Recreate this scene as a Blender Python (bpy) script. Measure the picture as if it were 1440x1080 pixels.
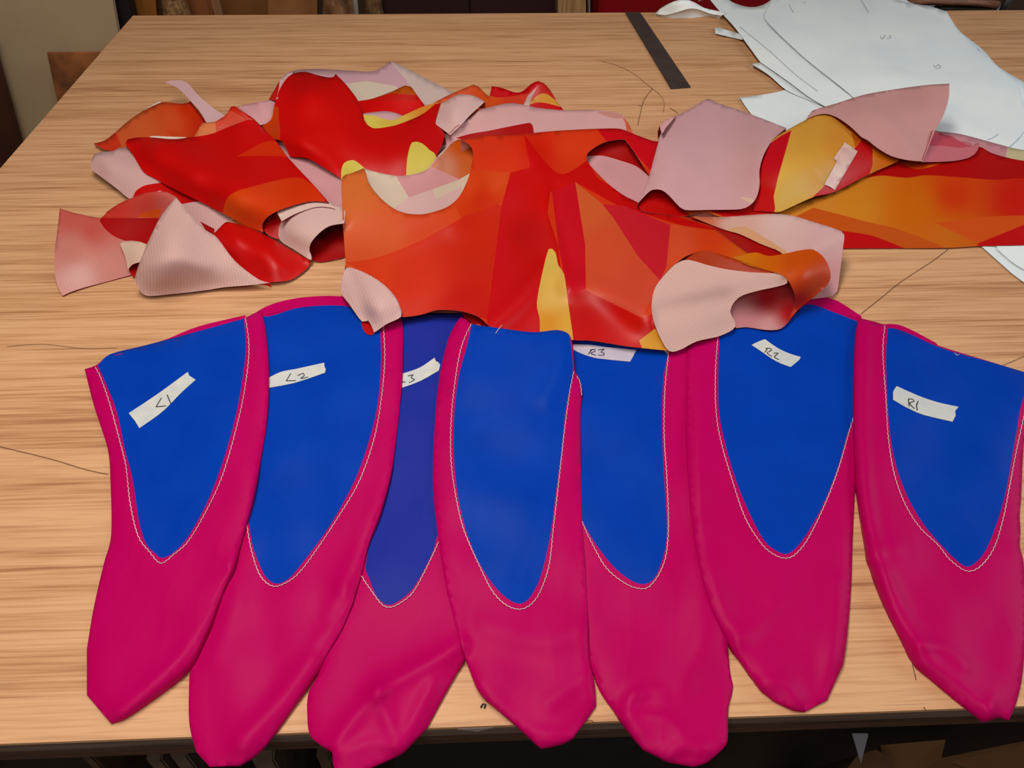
import bpy, bmesh, math, random
import numpy as np
from mathutils import Vector, Matrix
from mathutils.geometry import delaunay_2d_cdt

random.seed(7)
rng = np.random.RandomState(7)
S = bpy.context.scene
COL = S.collection
for o in list(bpy.data.objects):
    bpy.data.objects.remove(o)

# ------------------------------------------------------------------ camera
TOP = 0.90                       # table top height
CAMZ = TOP + 0.72
F_PX = 1088.0
PITCH, YAW, ROLL = 0.77302695, 0.04657887, 0.01043682
NEAR_Y, FAR_Y, LEFT_X, RIGHT_X = 0.28935, 2.12615, -0.88837, 2.2
_cy, _sy = math.cos(YAW), math.sin(YAW)
FWD = np.array([_sy * math.cos(PITCH), _cy * math.cos(PITCH), -math.sin(PITCH)])
_R0 = np.array([_cy, -_sy, 0.0])
_U0 = np.cross(_R0, FWD)
RGT = math.cos(ROLL) * _R0 + math.sin(ROLL) * _U0
UPV = -math.sin(ROLL) * _R0 + math.cos(ROLL) * _U0
cam = bpy.data.cameras.new('camera')
cam_o = bpy.data.objects.new('camera', cam)
COL.objects.link(cam_o)
cam.sensor_fit = 'HORIZONTAL'
cam.sensor_width = 36.0
cam.lens = 36.0 * F_PX / 1440.0
cam.clip_start = 0.02
m = Matrix(((RGT[0], UPV[0], -FWD[0], 0), (RGT[1], UPV[1], -FWD[1], 0), (RGT[2], UPV[2], -FWD[2], CAMZ), (0, 0, 0, 1)))
cam_o.matrix_world = m
S.camera = cam_o

# ------------------------------------------------------------------ light
S.view_settings.view_transform = 'Standard'
S.view_settings.look = 'None'
S.view_settings.exposure = -0.10
S.view_settings.gamma = 1.0
S.view_settings.use_curve_mapping = False
world = bpy.data.worlds.new('world')
S.world = world
world.use_nodes = True
world.node_tree.nodes['Background'].inputs[0].default_value = (1.0, 0.90, 0.78, 1)
world.node_tree.nodes['Background'].inputs[1].default_value = 0.22


def area_light(name, loc, target, sx, sy, power, color):
    l = bpy.data.lights.new(name, 'AREA')
    l.shape = 'RECTANGLE'
    l.size, l.size_y, l.energy, l.color = sx, sy, power, color
    o = bpy.data.objects.new(name, l)
    COL.objects.link(o)
    o.location = loc
    o.rotation_euler = (Vector(target) - Vector(loc)).to_track_quat('-Z', 'Y').to_euler()
    return o


area_light('ceiling_strip_light', (-0.30, 0.85, 2.65), (-0.1, 0.80, 0.9), 1.5, 0.40, 31, (1.0, 0.94, 0.86))
area_light('added_fill_light', (-0.6, -0.9, 2.8), (-0.4, 1.2, 0.6), 1.5, 0.4, 18, (1.0, 0.92, 0.82))  # added fill behind the camera to lift board faces and table edge
area_light('window_light', (2.6, 1.0, 2.3), (0.8, 1.7, 0.9), 1.2, 1.0, 24, (0.80, 0.91, 1.0))


# ------------------------------------------------------------------ helpers
def lin(c):
    out = []
    for v in c[:3]:
        v = v / 255.0
        out.append(v / 12.92 if v <= 0.04045 else ((v + 0.055) / 1.055) ** 2.4)
    return (out[0], out[1], out[2], 1.0)


def ray(px, py):
    return (px - 720) / F_PX * RGT + (540 - py) / F_PX * UPV + FWD


def W(px, py, h=0.0):
    d = ray(px, py)
    t = (h - 0.72) / d[2]
    return np.array([d[0] * t, d[1] * t, TOP + h])


def atY(px, py, Y):
    d = ray(px, py)
    t = Y / d[1]
    return np.array([d[0] * t, Y, CAMZ + d[2] * t])


def Wn(P, h):
    P = np.asarray(P, float)
    d = (P[:, :1] - 720) / F_PX * RGT + (540 - P[:, 1:2]) / F_PX * UPV + FWD
    t = (np.asarray(h) - 0.72) / d[:, 2]
    out = d * t[:, None]
    out[:, 2] = TOP + h
    return out


def tag(o, label, cat, group=None):
    o['label'] = label
    o['category'] = cat
    if group:
        o['group'] = group
    return o


def struct(o):
    o['kind'] = 'structure'
    return o


def thing(name, label, cat, loc, group=None):
    o = bpy.data.objects.new(name, None)
    o.empty_display_size = 0.05
    COL.objects.link(o)
    o.location = loc
    return tag(o, label, cat, group)


def world_org(o):
    p = np.array(o.location, float)
    while o.parent is not None:
        o = o.parent
        p = p + np.array(o.location, float)
    return p


def add_mesh(name, verts, faces, mats, parent=None, smooth=False):
    verts = np.asarray(verts, float)
    org = world_org(parent) if parent is not None else np.array([verts[:, 0].mean(), verts[:, 1].mean(), verts[:, 2].min()])
    me = bpy.data.meshes.new(name)
    me.from_pydata([tuple(v) for v in (verts - org)], [], [tuple(f) for f in faces])
    for mt in (mats if isinstance(mats, (list, tuple)) else [mats]):
        me.materials.append(mt)
    if smooth:
        me.polygons.foreach_set('use_smooth', [True] * len(me.polygons))
    me.update()
    o = bpy.data.objects.new(name, me)
    COL.objects.link(o)
    if parent is not None:
        o.parent = parent
    else:
        o.location = tuple(org)
    return o


def fix_normals(o):
    bm = bmesh.new()
    bm.from_mesh(o.data)
    bmesh.ops.recalc_face_normals(bm, faces=bm.faces[:])
    bm.to_mesh(o.data)
    bm.free()
    return o


def box(name, x0, x1, y0, y1, z0, z1, mat, parent=None, bevel=0.0):
    bm = bmesh.new()
    bmesh.ops.create_cube(bm, size=1.0)
    for v in bm.verts:
        v.co = Vector(((x0 + x1) / 2 + v.co.x * (x1 - x0), (y0 + y1) / 2 + v.co.y * (y1 - y0), (z0 + z1) / 2 + v.co.z * (z1 - z0)))
    if bevel:
        bmesh.ops.bevel(bm, geom=bm.edges[:], offset=bevel, segments=2, affect='EDGES')
    vs = [tuple(v.co) for v in bm.verts]
    bm.verts.index_update()
    fs = [[v.index for v in f.verts] for f in bm.faces]
    bm.free()
    return add_mesh(name, vs, fs, mat, parent)


def slab(name, pts, thick, mat, parent=None, direction=(0, 1, 0), bevel=0.0):
    """polygon of world points (facing the viewer) extruded by thick along direction"""
    n = len(pts)
    d = np.array(direction, float) * thick
    vs = [np.array(p) for p in pts] + [np.array(p) + d for p in pts]
    fs = [list(range(n)), list(range(2 * n - 1, n - 1, -1))]
    for i in range(n):
        j = (i + 1) % n
        fs.append([i, i + n, j + n, j])
    o = add_mesh(name, vs, fs, mat, parent)
    fix_normals(o)
    if bevel:
        md = o.modifiers.new('bevel', 'BEVEL')
        md.width = bevel
        md.segments = 2
    return o


def tube_geo(pts, r, sides=5, flat=1.0):
    pts = [np.asarray(p, float) for p in pts]
    V, Fc = [], []
    n = len(pts)
    for i, p in enumerate(pts):
        t = pts[min(i + 1, n - 1)] - pts[max(i - 1, 0)]
        t = t / (np.linalg.norm(t) + 1e-12)
        up = np.array([0, 0, 1.0]) if abs(t[2]) < 0.9 else np.array([1.0, 0, 0])
        a = np.cross(t, up)
        a /= np.linalg.norm(a)
        b = np.cross(a, t)
        for k in range(sides):
            th = 2 * math.pi * k / sides
            V.append(p + r * (math.cos(th) * a + flat * math.sin(th) * b))
    for i in range(n - 1):
        for k in range(sides):
            k2 = (k + 1) % sides
            Fc.append([i * sides + k, i * sides + k2, (i + 1) * sides + k2, (i + 1) * sides + k])
    Fc.append(list(range(sides))[::-1])
    Fc.append([(n - 1) * sides + k for k in range(sides)])
    return V, Fc


def tube(name, pts, r, mat, parent=None, sides=6, flat=1.0):
    V, Fc = tube_geo(pts, r, sides, flat)
    return fix_normals(add_mesh(name, V, Fc, mat, parent, smooth=True))


def multi_tube(name, lines, r, mat, parent=None, sides=5, flat=1.0):
    V, Fc = [], []
    for pts in lines:
        v, f = tube_geo(pts, r, sides, flat)
        k = len(V)
        V += v
        Fc += [[i + k for i in ff] for ff in f]
    return fix_normals(add_mesh(name, V, Fc, mat, parent, smooth=True))


# ------------------------------------------------------------------ materials
def new_mat(name):
    mt = bpy.data.materials.new(name)
    mt.use_nodes = True
    nt = mt.node_tree
    return mt, nt, nt.nodes['Principled BSDF'], nt.nodes['Material Output']


def N(nt, typ, **kw):
    n = nt.nodes.new(typ)
    for k, v in kw.items():
        setattr(n, k, v)
    return n


def mixc(nt, a, b, fac, mode='MIX'):
    n = N(nt, 'ShaderNodeMix', data_type='RGBA', blend_type=mode)
    n.clamp_factor = True
    for sock, v in ((n.inputs[0], fac), (n.inputs[6], a), (n.inputs[7], b)):
        if hasattr(v, 'is_linked') or isinstance(v, bpy.types.NodeSocket):
            nt.links.new(v, sock)
        else:
            sock.default_value = v
    return n.outputs[2]


def mathn(nt, op, a, b=None, c=None):
    n = N(nt, 'ShaderNodeMath', operation=op)
    for i, v in enumerate((a, b, c)):
        if v is None:
            continue
        if isinstance(v, bpy.types.NodeSocket):
            nt.links.new(v, n.inputs[i])
        else:
            n.inputs[i].default_value = v
    return n.outputs[0]


def noise(nt, vec, scale, detail=3.0, rough=0.55):
    n = N(nt, 'ShaderNodeTexNoise')
    n.inputs['Scale'].default_value = scale
    n.inputs['Detail'].default_value = detail
    n.inputs['Roughness'].default_value = rough
    if vec is not None:
        nt.links.new(vec, n.inputs['Vector'])
    return n.outputs['Fac']


def mapping(nt, vec, scale=(1, 1, 1), rot=(0, 0, 0)):
    n = N(nt, 'ShaderNodeMapping')
    n.inputs['Scale'].default_value = scale
    n.inputs['Rotation'].default_value = rot
    nt.links.new(vec, n.inputs['Vector'])
    return n.outputs[0]


def ramp(nt, fac, stops):
    n = N(nt, 'ShaderNodeValToRGB')
    cr = n.color_ramp
    while len(cr.elements) < len(stops):
        cr.elements.new(0.5)
    for e, (p, c) in zip(cr.elements, stops):
        e.position = p
        e.color = c if len(c) == 4 else lin(c)
    nt.links.new(fac, n.inputs[0])
    return n.outputs[0]


def bump(nt, hgt, strength, dist, bs):
    n = N(nt, 'ShaderNodeBump')
    n.inputs['Strength'].default_value = strength
    n.inputs['Distance'].default_value = dist
    nt.links.new(hgt, n.inputs['Height'])
    nt.links.new(n.outputs[0], bs.inputs['Normal'])
    return n


def ripstop(nt, period=0.0043, width=0.2):
    uv = N(nt, 'ShaderNodeUVMap')
    uv.uv_map = 'weave'
    sep = N(nt, 'ShaderNodeSeparateXYZ')
    nt.links.new(uv.outputs[0], sep.inputs[0])
    res = None
    for i in (0, 1):
        fr = mathn(nt, 'FRACT', mathn(nt, 'DIVIDE', sep.outputs[i], period))
        lt = mathn(nt, 'LESS_THAN', fr, width)
        res = lt if res is None else mathn(nt, 'MAXIMUM', res, lt)
    return res, uv.outputs[0]


def cloth_mat(name, attr, grid, rough=0.42, transl=0.18, grid_col=None, spec=0.28):
    mt, nt, bs, out = new_mat(name)
    at = N(nt, 'ShaderNodeAttribute', attribute_name=attr)
    g, uv = ripstop(nt)
    col = at.outputs['Color']
    n1 = noise(nt, uv, 9.0, 3)
    col = mixc(nt, col, mixc(nt, col, (0.9, 0.9, 0.9, 1), 1.0, 'MULTIPLY'), n1)
    if grid > 0:
        col = mixc(nt, col, mixc(nt, col, (1.38, 1.38, 1.38, 1), 1.0, 'MULTIPLY'), mathn(nt, 'MULTIPLY', g, grid))
    nt.links.new(col, bs.inputs['Base Color'])
    bs.inputs['Roughness'].default_value = rough
    bs.inputs['Specular IOR Level'].default_value = spec
    hgt = mathn(nt, 'ADD', mathn(nt, 'MULTIPLY', g, 0.5), noise(nt, uv, 420.0, 2))
    bump(nt, hgt, 0.18, 0.0006, bs)
    tr = N(nt, 'ShaderNodeBsdfTranslucent')
    nt.links.new(col, tr.inputs['Color'])
    mx = N(nt, 'ShaderNodeMixShader')
    mx.inputs[0].default_value = transl
    nt.links.new(bs.outputs[0], mx.inputs[1])
    nt.links.new(tr.outputs[0], mx.inputs[2])
    nt.links.new(mx.outputs[0], out.inputs['Surface'])
    return mt


M_PRINT = cloth_mat('printed_ripstop', 'print', 0.0, 0.40)
M_REV = cloth_mat('ripstop_reverse', 'reverse', 0.5, 0.55, spec=0.15)
M_REVV = cloth_mat('ripstop_reverse_seen', 'print', 0.5, 0.55, spec=0.15)
M_PRINTB = cloth_mat('printed_ripstop_under', 'reverse', 0.0, 0.40)


def nylon(name, c, c2, rough=0.42, transl=0.12):
    mt, nt, bs, out = new_mat(name)
    uv = N(nt, 'ShaderNodeUVMap')
    uv.uv_map = 'weave'
    n1 = noise(nt, uv.outputs[0], 14.0, 4)
    col = mixc(nt, lin(c), lin(c2), n1)
    nt.links.new(col, bs.inputs['Base Color'])
    n2 = noise(nt, uv.outputs[0], 7.0, 3)
    rr = N(nt, 'ShaderNodeMapRange')
    rr.inputs[3].default_value = rough - 0.05
    rr.inputs[4].default_value = rough + 0.14
    nt.links.new(n2, rr.inputs[0])
    nt.links.new(rr.outputs[0], bs.inputs['Roughness'])
    bs.inputs['Specular IOR Level'].default_value = 0.07
    wv = mapping(nt, uv.outputs[0], (1.0, 0.35, 1.0), (0, 0, 0.5))
    cr = mathn(nt, 'ABSOLUTE', mathn(nt, 'SUBTRACT', noise(nt, wv, 11.0, 2), 0.5))
    hgt = mathn(nt, 'ADD', mathn(nt, 'ADD', mathn(nt, 'MULTIPLY', noise(nt, wv, 26.0, 3), 0.7), mathn(nt, 'MULTIPLY', cr, -4.0)),
                mathn(nt, 'MULTIPLY', noise(nt, uv.outputs[0], 700.0, 1), 0.12))
    bump(nt, hgt, 0.40, 0.0026, bs)
    tr = N(nt, 'ShaderNodeBsdfTranslucent')
    nt.links.new(col, tr.inputs['Color'])
    mx = N(nt, 'ShaderNodeMixShader')
    mx.inputs[0].default_value = transl
    nt.links.new(bs.outputs[0], mx.inputs[1])
    nt.links.new(tr.outputs[0], mx.inputs[2])
    nt.links.new(mx.outputs[0], out.inputs['Surface'])
    return mt


M_MAG = nylon('magenta_nylon', (184, 0, 87), (194, 0, 96))
M_BLUE = nylon('blue_nylon', (0, 54, 164), (0, 66, 184))
M_BLUED = nylon('violet_blue_nylon', (22, 44, 150), (40, 50, 158))


def plain(name, c, rough=0.6, c2=None, scale=20.0, spec=0.4, bumpd=0.0, metal=0.0):
    mt, nt, bs, out = new_mat(name)
    tc = N(nt, 'ShaderNodeTexCoord')
    n1 = noise(nt, tc.outputs['Object'], scale, 4)
    if c2 is None:
        c2 = tuple(v * 0.86 for v in c)
    rp = N(nt, 'ShaderNodeMapRange')
    rp.inputs[1].default_value = 0.3
    rp.inputs[2].default_value = 0.7
    nt.links.new(n1, rp.inputs[0])
    nt.links.new(mixc(nt, lin(c), lin(c2), rp.outputs[0]), bs.inputs['Base Color'])
    bs.inputs['Roughness'].default_value = rough
    bs.inputs['Specular IOR Level'].default_value = spec
    bs.inputs['Metallic'].default_value = metal
    if bumpd:
        bump(nt, noise(nt, tc.outputs['Object'], scale * 3, 4), 0.5, bumpd, bs)
    return mt


def wood(name, light, mid, dark, along='X', rough=0.55, stretch=34.0, base=12.0):
    mt, nt, bs, out = new_mat(name)
    tc = N(nt, 'ShaderNodeTexCoord')
    geo = N(nt, 'ShaderNodeNewGeometry')
    sc = (1.0 / stretch, 1.0, 1.0) if along == 'X' else ((1.0, 1.0, 1.0 / stretch) if along == 'Z' else (1.0, 1.0 / stretch, 1.0))
    vec = mapping(nt, geo.outputs['Position'], sc)
    a = noise(nt, vec, base, 3, 0.5)
    b = noise(nt, vec, base * 7, 4, 0.6)
    c = noise(nt, vec, base * 20, 2, 0.5)
    s = mathn(nt, 'ADD', mathn(nt, 'MULTIPLY', a, 0.24), mathn(nt, 'ADD', mathn(nt, 'MULTIPLY', b, 0.40), mathn(nt, 'MULTIPLY', c, 0.36)))
    col = ramp(nt, s, [(0.37, dark), (0.47, mid), (0.57, light), (0.70, mid)])
    # fine dark pores, short dashes along the grain
    pv = mapping(nt, geo.outputs['Position'], tuple(v * (0.5 if v < 1 else 1) for v in sc))
    p = noise(nt, pv, base * 40, 2, 0.5)
    pr = N(nt, 'ShaderNodeMapRange')
    pr.inputs[1].default_value = 0.64
    pr.inputs[2].default_value = 0.74
    nt.links.new(p, pr.inputs[0])
    col = mixc(nt, col, lin(tuple(v * 0.72 for v in dark)), mathn(nt, 'MULTIPLY', pr.outputs[0], 0.55))
    nt.links.new(col, bs.inputs['Base Color'])
    bs.inputs['Roughness'].default_value = rough
    bs.inputs['Specular IOR Level'].default_value = 0.35
    bump(nt, s, 0.25, 0.001, bs)
    return mt


M_WOOD = wood('plywood_top', (212, 164, 122), (194, 144, 103), (158, 108, 72))
M_EDGE = wood('weathered_ply_edge', (112, 95, 86), (98, 80, 71), (72, 56, 48), base=9)
M_EDGED = wood('dark_ply_edge', (84, 60, 46), (60, 40, 30), (32, 18, 13), base=12)
M_PAPER = plain('tracing_paper', (238, 242, 240), 0.55, (222, 232, 236), 5.0, 0.3)
M_PAPER2 = plain('tracing_paper_lower', (232, 238, 238), 0.55, (218, 228, 232), 5.0, 0.3)
M_INK = plain('black_ink', (22, 22, 30), 0.6)
M_INKB = plain('blue_grey_pencil', (96, 116, 140), 0.7)
M_TAPE = plain('masking_tape', (206, 204, 198), 0.6, (186, 192, 196), 60.0, 0.3)
M_TAPEV = plain('masking_tape_violet_tint', (196, 184, 200), 0.6, (180, 172, 192), 60.0, 0.3)
M_STITCH = plain('white_thread', (236, 206, 214), 0.6)
M_THREAD = plain('brown_thread', (112, 70, 40), 0.7)
M_RULER = plain('dark_steel', (70, 58, 56), 0.45, (58, 46, 44), 18.0, 0.5)
M_TRANSPARENT_TAPE = plain('frosted_tape', (222, 190, 176), 0.35, (206, 160, 156), 40.0)
M_FLOOR = plain('concrete_floor', (70, 58, 48), 0.8, (54, 44, 36), 3.0)
M_WALL = plain('workshop_wall', (92, 70, 52), 0.9, (78, 58, 42), 2.0)


# ------------------------------------------------------------------ spline and sheet engine
def spl(P, closed=True, step=6.0):
    """Catmull-Rom through points; a third value of 1 marks a sharp corner."""
    n = len(P)
    pts = [np.array(p[:2], float) for p in P]
    crn = [len(p) > 2 and p[2] for p in P]
    out = []
    rngs = range(n) if closed else range(n - 1)
    for i in rngs:
        p1, p2 = pts[i], pts[(i + 1) % n]
        p0 = pts[(i - 1) % n] if (closed or i > 0) else p1
        p3 = pts[(i + 2) % n] if (closed or i + 2 < n) else p2
        if crn[i]:
            p0 = p1 - (p2 - p1) * 0.4
        if crn[(i + 1) % n]:
            p3 = p2 + (p2 - p1) * 0.4
        L = np.linalg.norm(p2 - p1)
        k = max(1, int(round(L / step)))
        # centripetal-like tangents limited by segment length
        m1 = (p2 - p0) * 0.5
        m2 = (p3 - p1) * 0.5
        for mm in (m1, m2):
            l = np.linalg.norm(mm)
            if l > 1.2 * L:
                mm *= 1.2 * L / l
        for j in range(k):
            t = j / k
            t2, t3 = t * t, t * t * t
            out.append((2 * t3 - 3 * t2 + 1) * p1 + (t3 - 2 * t2 + t) * m1 + (-2 * t3 + 3 * t2) * p2 + (t3 - t2) * m2)
    if not closed:
        out.append(pts[-1])
    return np.array(out)


def inside(P, poly):
    x, y = P[:, 0], P[:, 1]
    res = np.zeros(len(P), bool)
    n = len(poly)
    j = n - 1
    for i in range(n):
        xi, yi = poly[i]
        xj, yj = poly[j]
        if yi != yj:
            c = ((yi > y) != (yj > y)) & (x < (xj - xi) * (y - yi) / (yj - yi) + xi)
            res ^= c
        j = i
    return res


def seg_dist(P, line):
    """distance of points to a polyline"""
    best = np.full(len(P), 1e9)
    for a, b in zip(line[:-1], line[1:]):
        ab = b - a
        L2 = (ab ** 2).sum() + 1e-9
        t = np.clip(((P - a) @ ab) / L2, 0, 1)
        d = np.sqrt(((P - a - t[:, None] * ab) ** 2).sum(1))
        best = np.minimum(best, d)
    return best


def tps(ctrl):
    C = np.array([c[:2] for c in ctrl], float) / 100.0
    z = np.array([c[2] for c in ctrl], float)
    n = len(C)
    if n < 4:
        mz = z.mean()
        return lambda P: np.full(len(P), mz)

    def U(r2):
        return np.where(r2 > 1e-9, r2 * np.log(r2 + 1e-12), 0.0)
    D = ((C[:, None] - C[None]) ** 2).sum(2)
    A = np.zeros((n + 3, n + 3))
    A[:n, :n] = U(D) + np.eye(n) * 0.02
    A[:n, n] = 1
    A[:n, n + 1:] = C
    A[n:, :n] = A[:n, n:].T
    w = np.linalg.solve(A, np.concatenate([z, [0, 0, 0]]))
    lo, hi = z.min(), z.max()

    def f(P):
        Q = np.asarray(P, float) / 100.0
        d2 = ((Q[:, None] - C[None]) ** 2).sum(2)
        r = U(d2) @ w[:n] + w[n] + Q @ w[n + 1:]
        return np.clip(r, lo - 0.004, hi + 0.006)
    return f


G = 2.0                                    # height map cell, in layout units
GX0, GY0, GW, GH = -80, -80, 840, 630
HTOP = np.zeros((GH, GW))                  # height of the topmost layer so far
gy, gx = np.mgrid[0:GH, 0:GW]
_P = np.stack([(gx * G + GX0).ravel(), (gy * G + GY0).ravel()], 1)
_w = Wn(_P, np.zeros(len(_P)))
_off = ((_w[:, 1] < NEAR_Y) | (_w[:, 1] > FAR_Y) | (_w[:, 0] < LEFT_X)).reshape(GH, GW)
HTOP[_off & (_P[:, 1].reshape(GH, GW) < 500)] = -0.05


def blur(a, m, n):
    w = m.astype(float)
    for _ in range(n):
        s = np.zeros_like(a)
        c = np.zeros_like(a)
        for dy in (-1, 0, 1):
            for dx in (-1, 0, 1):
                k = (2 if dx == 0 else 1) * (2 if dy == 0 else 1)
                s += k * np.roll(np.roll(a * w, dy, 0), dx, 1)
                c += k * np.roll(np.roll(w, dy, 0), dx, 1)
        a = np.where(m, s / np.maximum(c, 1e-9), a)
    return a


def colour_of(spec, P):
    c = colour_raw(spec, P)
    lum = c @ np.array([0.30, 0.55, 0.15])
    mx, mn = c.max(1), c.min(1)
    k = np.clip(((mx - mn) / (mx + 1e-6) - 0.55) * 3, 0, 1) * 0.04
    c = lum[:, None] + (c - lum[:, None]) * (1 + k[:, None])
    pk_ = np.clip(1 - ((mx - mn) / (mx + 1e-6) - 0.45) * 6, 0, 1)      # pale reverse side of the cloth
    return np.clip(c, 0.002, 1) * (0.98 + 0.09 * pk_[:, None])


def colour_raw(spec, P):
    """spec: one sRGB colour, or a list of (x, y, colour) print colours blended over the cloth"""
    if not isinstance(spec, list):
        return np.tile(np.array(lin(spec)[:3]), (len(P), 1))
    num = np.zeros((len(P), 3))
    den = np.zeros(len(P))
    for x, y, c in spec:
        w = 1.0 / ((((P[:, 0] - x) ** 2 + (P[:, 1] - y) ** 2) / 900.0) ** 1.3 + 0.02)
        num += w[:, None] * np.array(lin(c)[:3])
        den += w
    return num / den[:, None]


class Sheet:
    pass


def sheet(name, outline, hc, col=(210, 30, 30), patches=(), side='print', parent=None, sp=8.0, ridges=(), puff=None,
          gap=0.0016, soft=14, skirt='far', thick=0.0005, mats=None, split=None, wave=0.0, grain=0.2, rev=None, label=None,
          register=True, hmin=0.0012, edge_lift=None):
    out = spl(outline)
    x0, y0 = out.min(0) - 14
    x1, y1 = out.max(0) + 14
    ix0, ix1 = max(0, int((x0 - GX0) / G)), min(GW - 1, int((x1 - GX0) / G) + 1)
    iy0, iy1 = max(0, int((y0 - GY0) / G)), min(GH - 1, int((y1 - GY0) / G) + 1)
    yy, xx = np.mgrid[iy0:iy1 + 1, ix0:ix1 + 1]
    P = np.stack([(xx * G + GX0).ravel(), (yy * G + GY0).ravel()], 1).astype(float)
    shp = xx.shape
    mask = inside(P, out).reshape(shp)
    dil = mask.copy()
    for _ in range(3):
        dil = dil | np.roll(dil, 1, 0) | np.roll(dil, -1, 0) | np.roll(dil, 1, 1) | np.roll(dil, -1, 1)
    h = tps(hc)(P)
    if puff:
        amt, wid = puff
        loop = np.vstack([out, out[:1]])
        d = seg_dist(P, loop[::2] if len(loop) > 200 else loop)
        d = np.where(mask.ravel(), d, 0)
        h = h + amt * (1 - np.exp(-d / wid))
    for rd in ridges:
        line, amp, wd = rd[0], rd[1], rd[2]
        d = seg_dist(P, spl(line, False, 10))
        sharp = len(rd) > 3 and rd[3]
        h = h + amp * (np.exp(-d / wd) if sharp else np.exp(-(d / wd) ** 2))
    if wave:
        for _ in range(5):
            an = rng.uniform(0, math.pi)
            fr = rng.uniform(0.02, 0.075)
            ph = rng.uniform(0, 6.28)
            h = h + wave * 0.45 * np.sin(fr * (P[:, 0] * math.cos(an) + P[:, 1] * math.sin(an)) + ph)
    h = h.reshape(shp)
    under = HTOP[iy0:iy1 + 1, ix0:ix1 + 1]
    floor_ = np.maximum(under + gap, np.where(under < -0.01, -0.3, hmin))
    h = np.maximum(h, floor_)
    sm = np.maximum(blur(h, dil, soft), floor_)
    raised = blur((sm - h > -1).astype(float), dil, 0)
    h = np.maximum(blur(sm, dil, 2), floor_)
    h = np.maximum(blur(h, dil, 1), under + gap * 0.6)
    base = under.copy()
    if register:
        HTOP[iy0:iy1 + 1, ix0:ix1 + 1] = np.where(mask, np.maximum(h, under), under)

    def samp(A, Q):
        Q = np.asarray(Q, float)
        fx = np.clip((Q[:, 0] - GX0) / G - ix0, 0, shp[1] - 1.001)
        fy = np.clip((Q[:, 1] - GY0) / G - iy0, 0, shp[0] - 1.001)
        i, j = fx.astype(int), fy.astype(int)
        a, b = fx - i, fy - j
        return (A[j, i] * (1 - a) * (1 - b) + A[j, i + 1] * a * (1 - b) + A[j + 1, i] * (1 - a) * b + A[j + 1, i + 1] * a * b)
    # triangulation that follows the outline and the patch borders
    pv = [out]
    edges = []
    k = 0
    n = len(out)
    edges += [(i, (i + 1) % n) for i in range(n)]
    k = n
    polys = []
    for pt in patches:
        pp = spl(pt[0]) if len(pt) < 3 or not pt[2] else spl([(q[0], q[1], 1) for q in pt[0]])
        polys.append(pp)
        pv.append(pp)
        n = len(pp)
        edges += [(k + i, k + (i + 1) % n) for i in range(n)]
        k += n
    gxs = np.arange(out[:, 0].min(), out[:, 0].max(), sp)
    gys = np.arange(out[:, 1].min(), out[:, 1].max(), sp * 0.87)
    inn = np.array([(x + (sp / 2 if r % 2 else 0), y) for r, y in enumerate(gys) for x in gxs]).reshape(-1, 2)
    if len(inn):
        inn = inn[inside(inn, out)]
    if len(inn):
        for pl in [out] + polys:
            d = np.min(((inn[:, None] - pl[None]) ** 2).sum(2), axis=1)
            inn = inn[d > (sp * 0.45) ** 2]
            if not len(inn):
                break
        pv.append(inn)
    allp = np.vstack(pv)
    vo, eo, fo, _, _, _ = delaunay_2d_cdt([Vector((p[0], -p[1])) for p in allp], edges, [], 0, 1e-3)
    V2 = np.array([(v.x, -v.y) for v in vo])
    T = np.array([list(f) for f in fo], int)
    cen = V2[T].mean(1)
    keep = inside(cen, out)
    T, cen = T[keep], cen[keep]
    # orientation towards the viewer
    a, b, c = V2[T[:, 0]], V2[T[:, 1]], V2[T[:, 2]]
    ar = (b[:, 0] - a[:, 0]) * -(c[:, 1] - a[:, 1]) - -(b[:, 1] - a[:, 1]) * (c[:, 0] - a[:, 0])
    T[ar < 0] = T[ar < 0][:, ::-1]
    pid = np.zeros(len(T), int)
    for i, pl in enumerate(polys):
        pid[inside(cen, pl)] = i + 1
    hv = samp(h, V2)
    VW = Wn(V2, hv)
    faces = [list(t) for t in T]
    V2l = list(map(tuple, V2))
    VWl = list(map(tuple, VW))
    fpid = list(pid)
    # turned-down border on the far side
    if skirt:
        cnt = {}
        for fi, t in enumerate(T):
            for q in range(3):
                e = (t[q], t[(q + 1) % 3])
                cnt[e] = fi
        bnd = [(e, fi) for e, fi in cnt.items() if (e[1], e[0]) not in cnt]
        newv = {}
        bs_ = samp(base, V2)

        def drop(i, nx, ny):
            if i not in newv:
                lowh = max(bs_[i], -0.02) + 0.0008
                dz = hv[i] - lowh
                p = VW[i]
                ids = []
                for fr, o_ in ((0.45, 0.10), (1.0, 0.02)):
                    q = np.array([p[0] + nx * o_ * dz, p[1] + ny * o_ * dz, p[2] - dz * fr])
                    ids.append(len(VWl))
                    VWl.append(tuple(q))
                    V2l.append(V2l[i])
                newv[i] = ids
            return newv[i]
        for (i, j), fi in bnd:
            ex, ey = V2[j][0] - V2[i][0], -(V2[j][1] - V2[i][1])
            nx, ny = ey, -ex
            L = math.hypot(nx, ny) + 1e-9
            nx, ny = nx / L, ny / L
            if skirt == 'all' or ny > 0.08:
                if min(hv[i] - bs_[i], hv[j] - bs_[j]) < 0.004 and skirt != 'all':
                    continue
                di, dj = drop(i, nx, ny), drop(j, nx, ny)
                faces.append([j, i, di[0], dj[0]])
                faces.append([dj[0], di[0], di[1], dj[1]])
                fpid += [pid[fi]] * 2
    fpid = np.array(fpid)
    V2a = np.array(V2l)
    VWa = np.array(VWl)
    used_objs = []
    groups = [(name, np.ones(len(faces), bool), None)]
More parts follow.
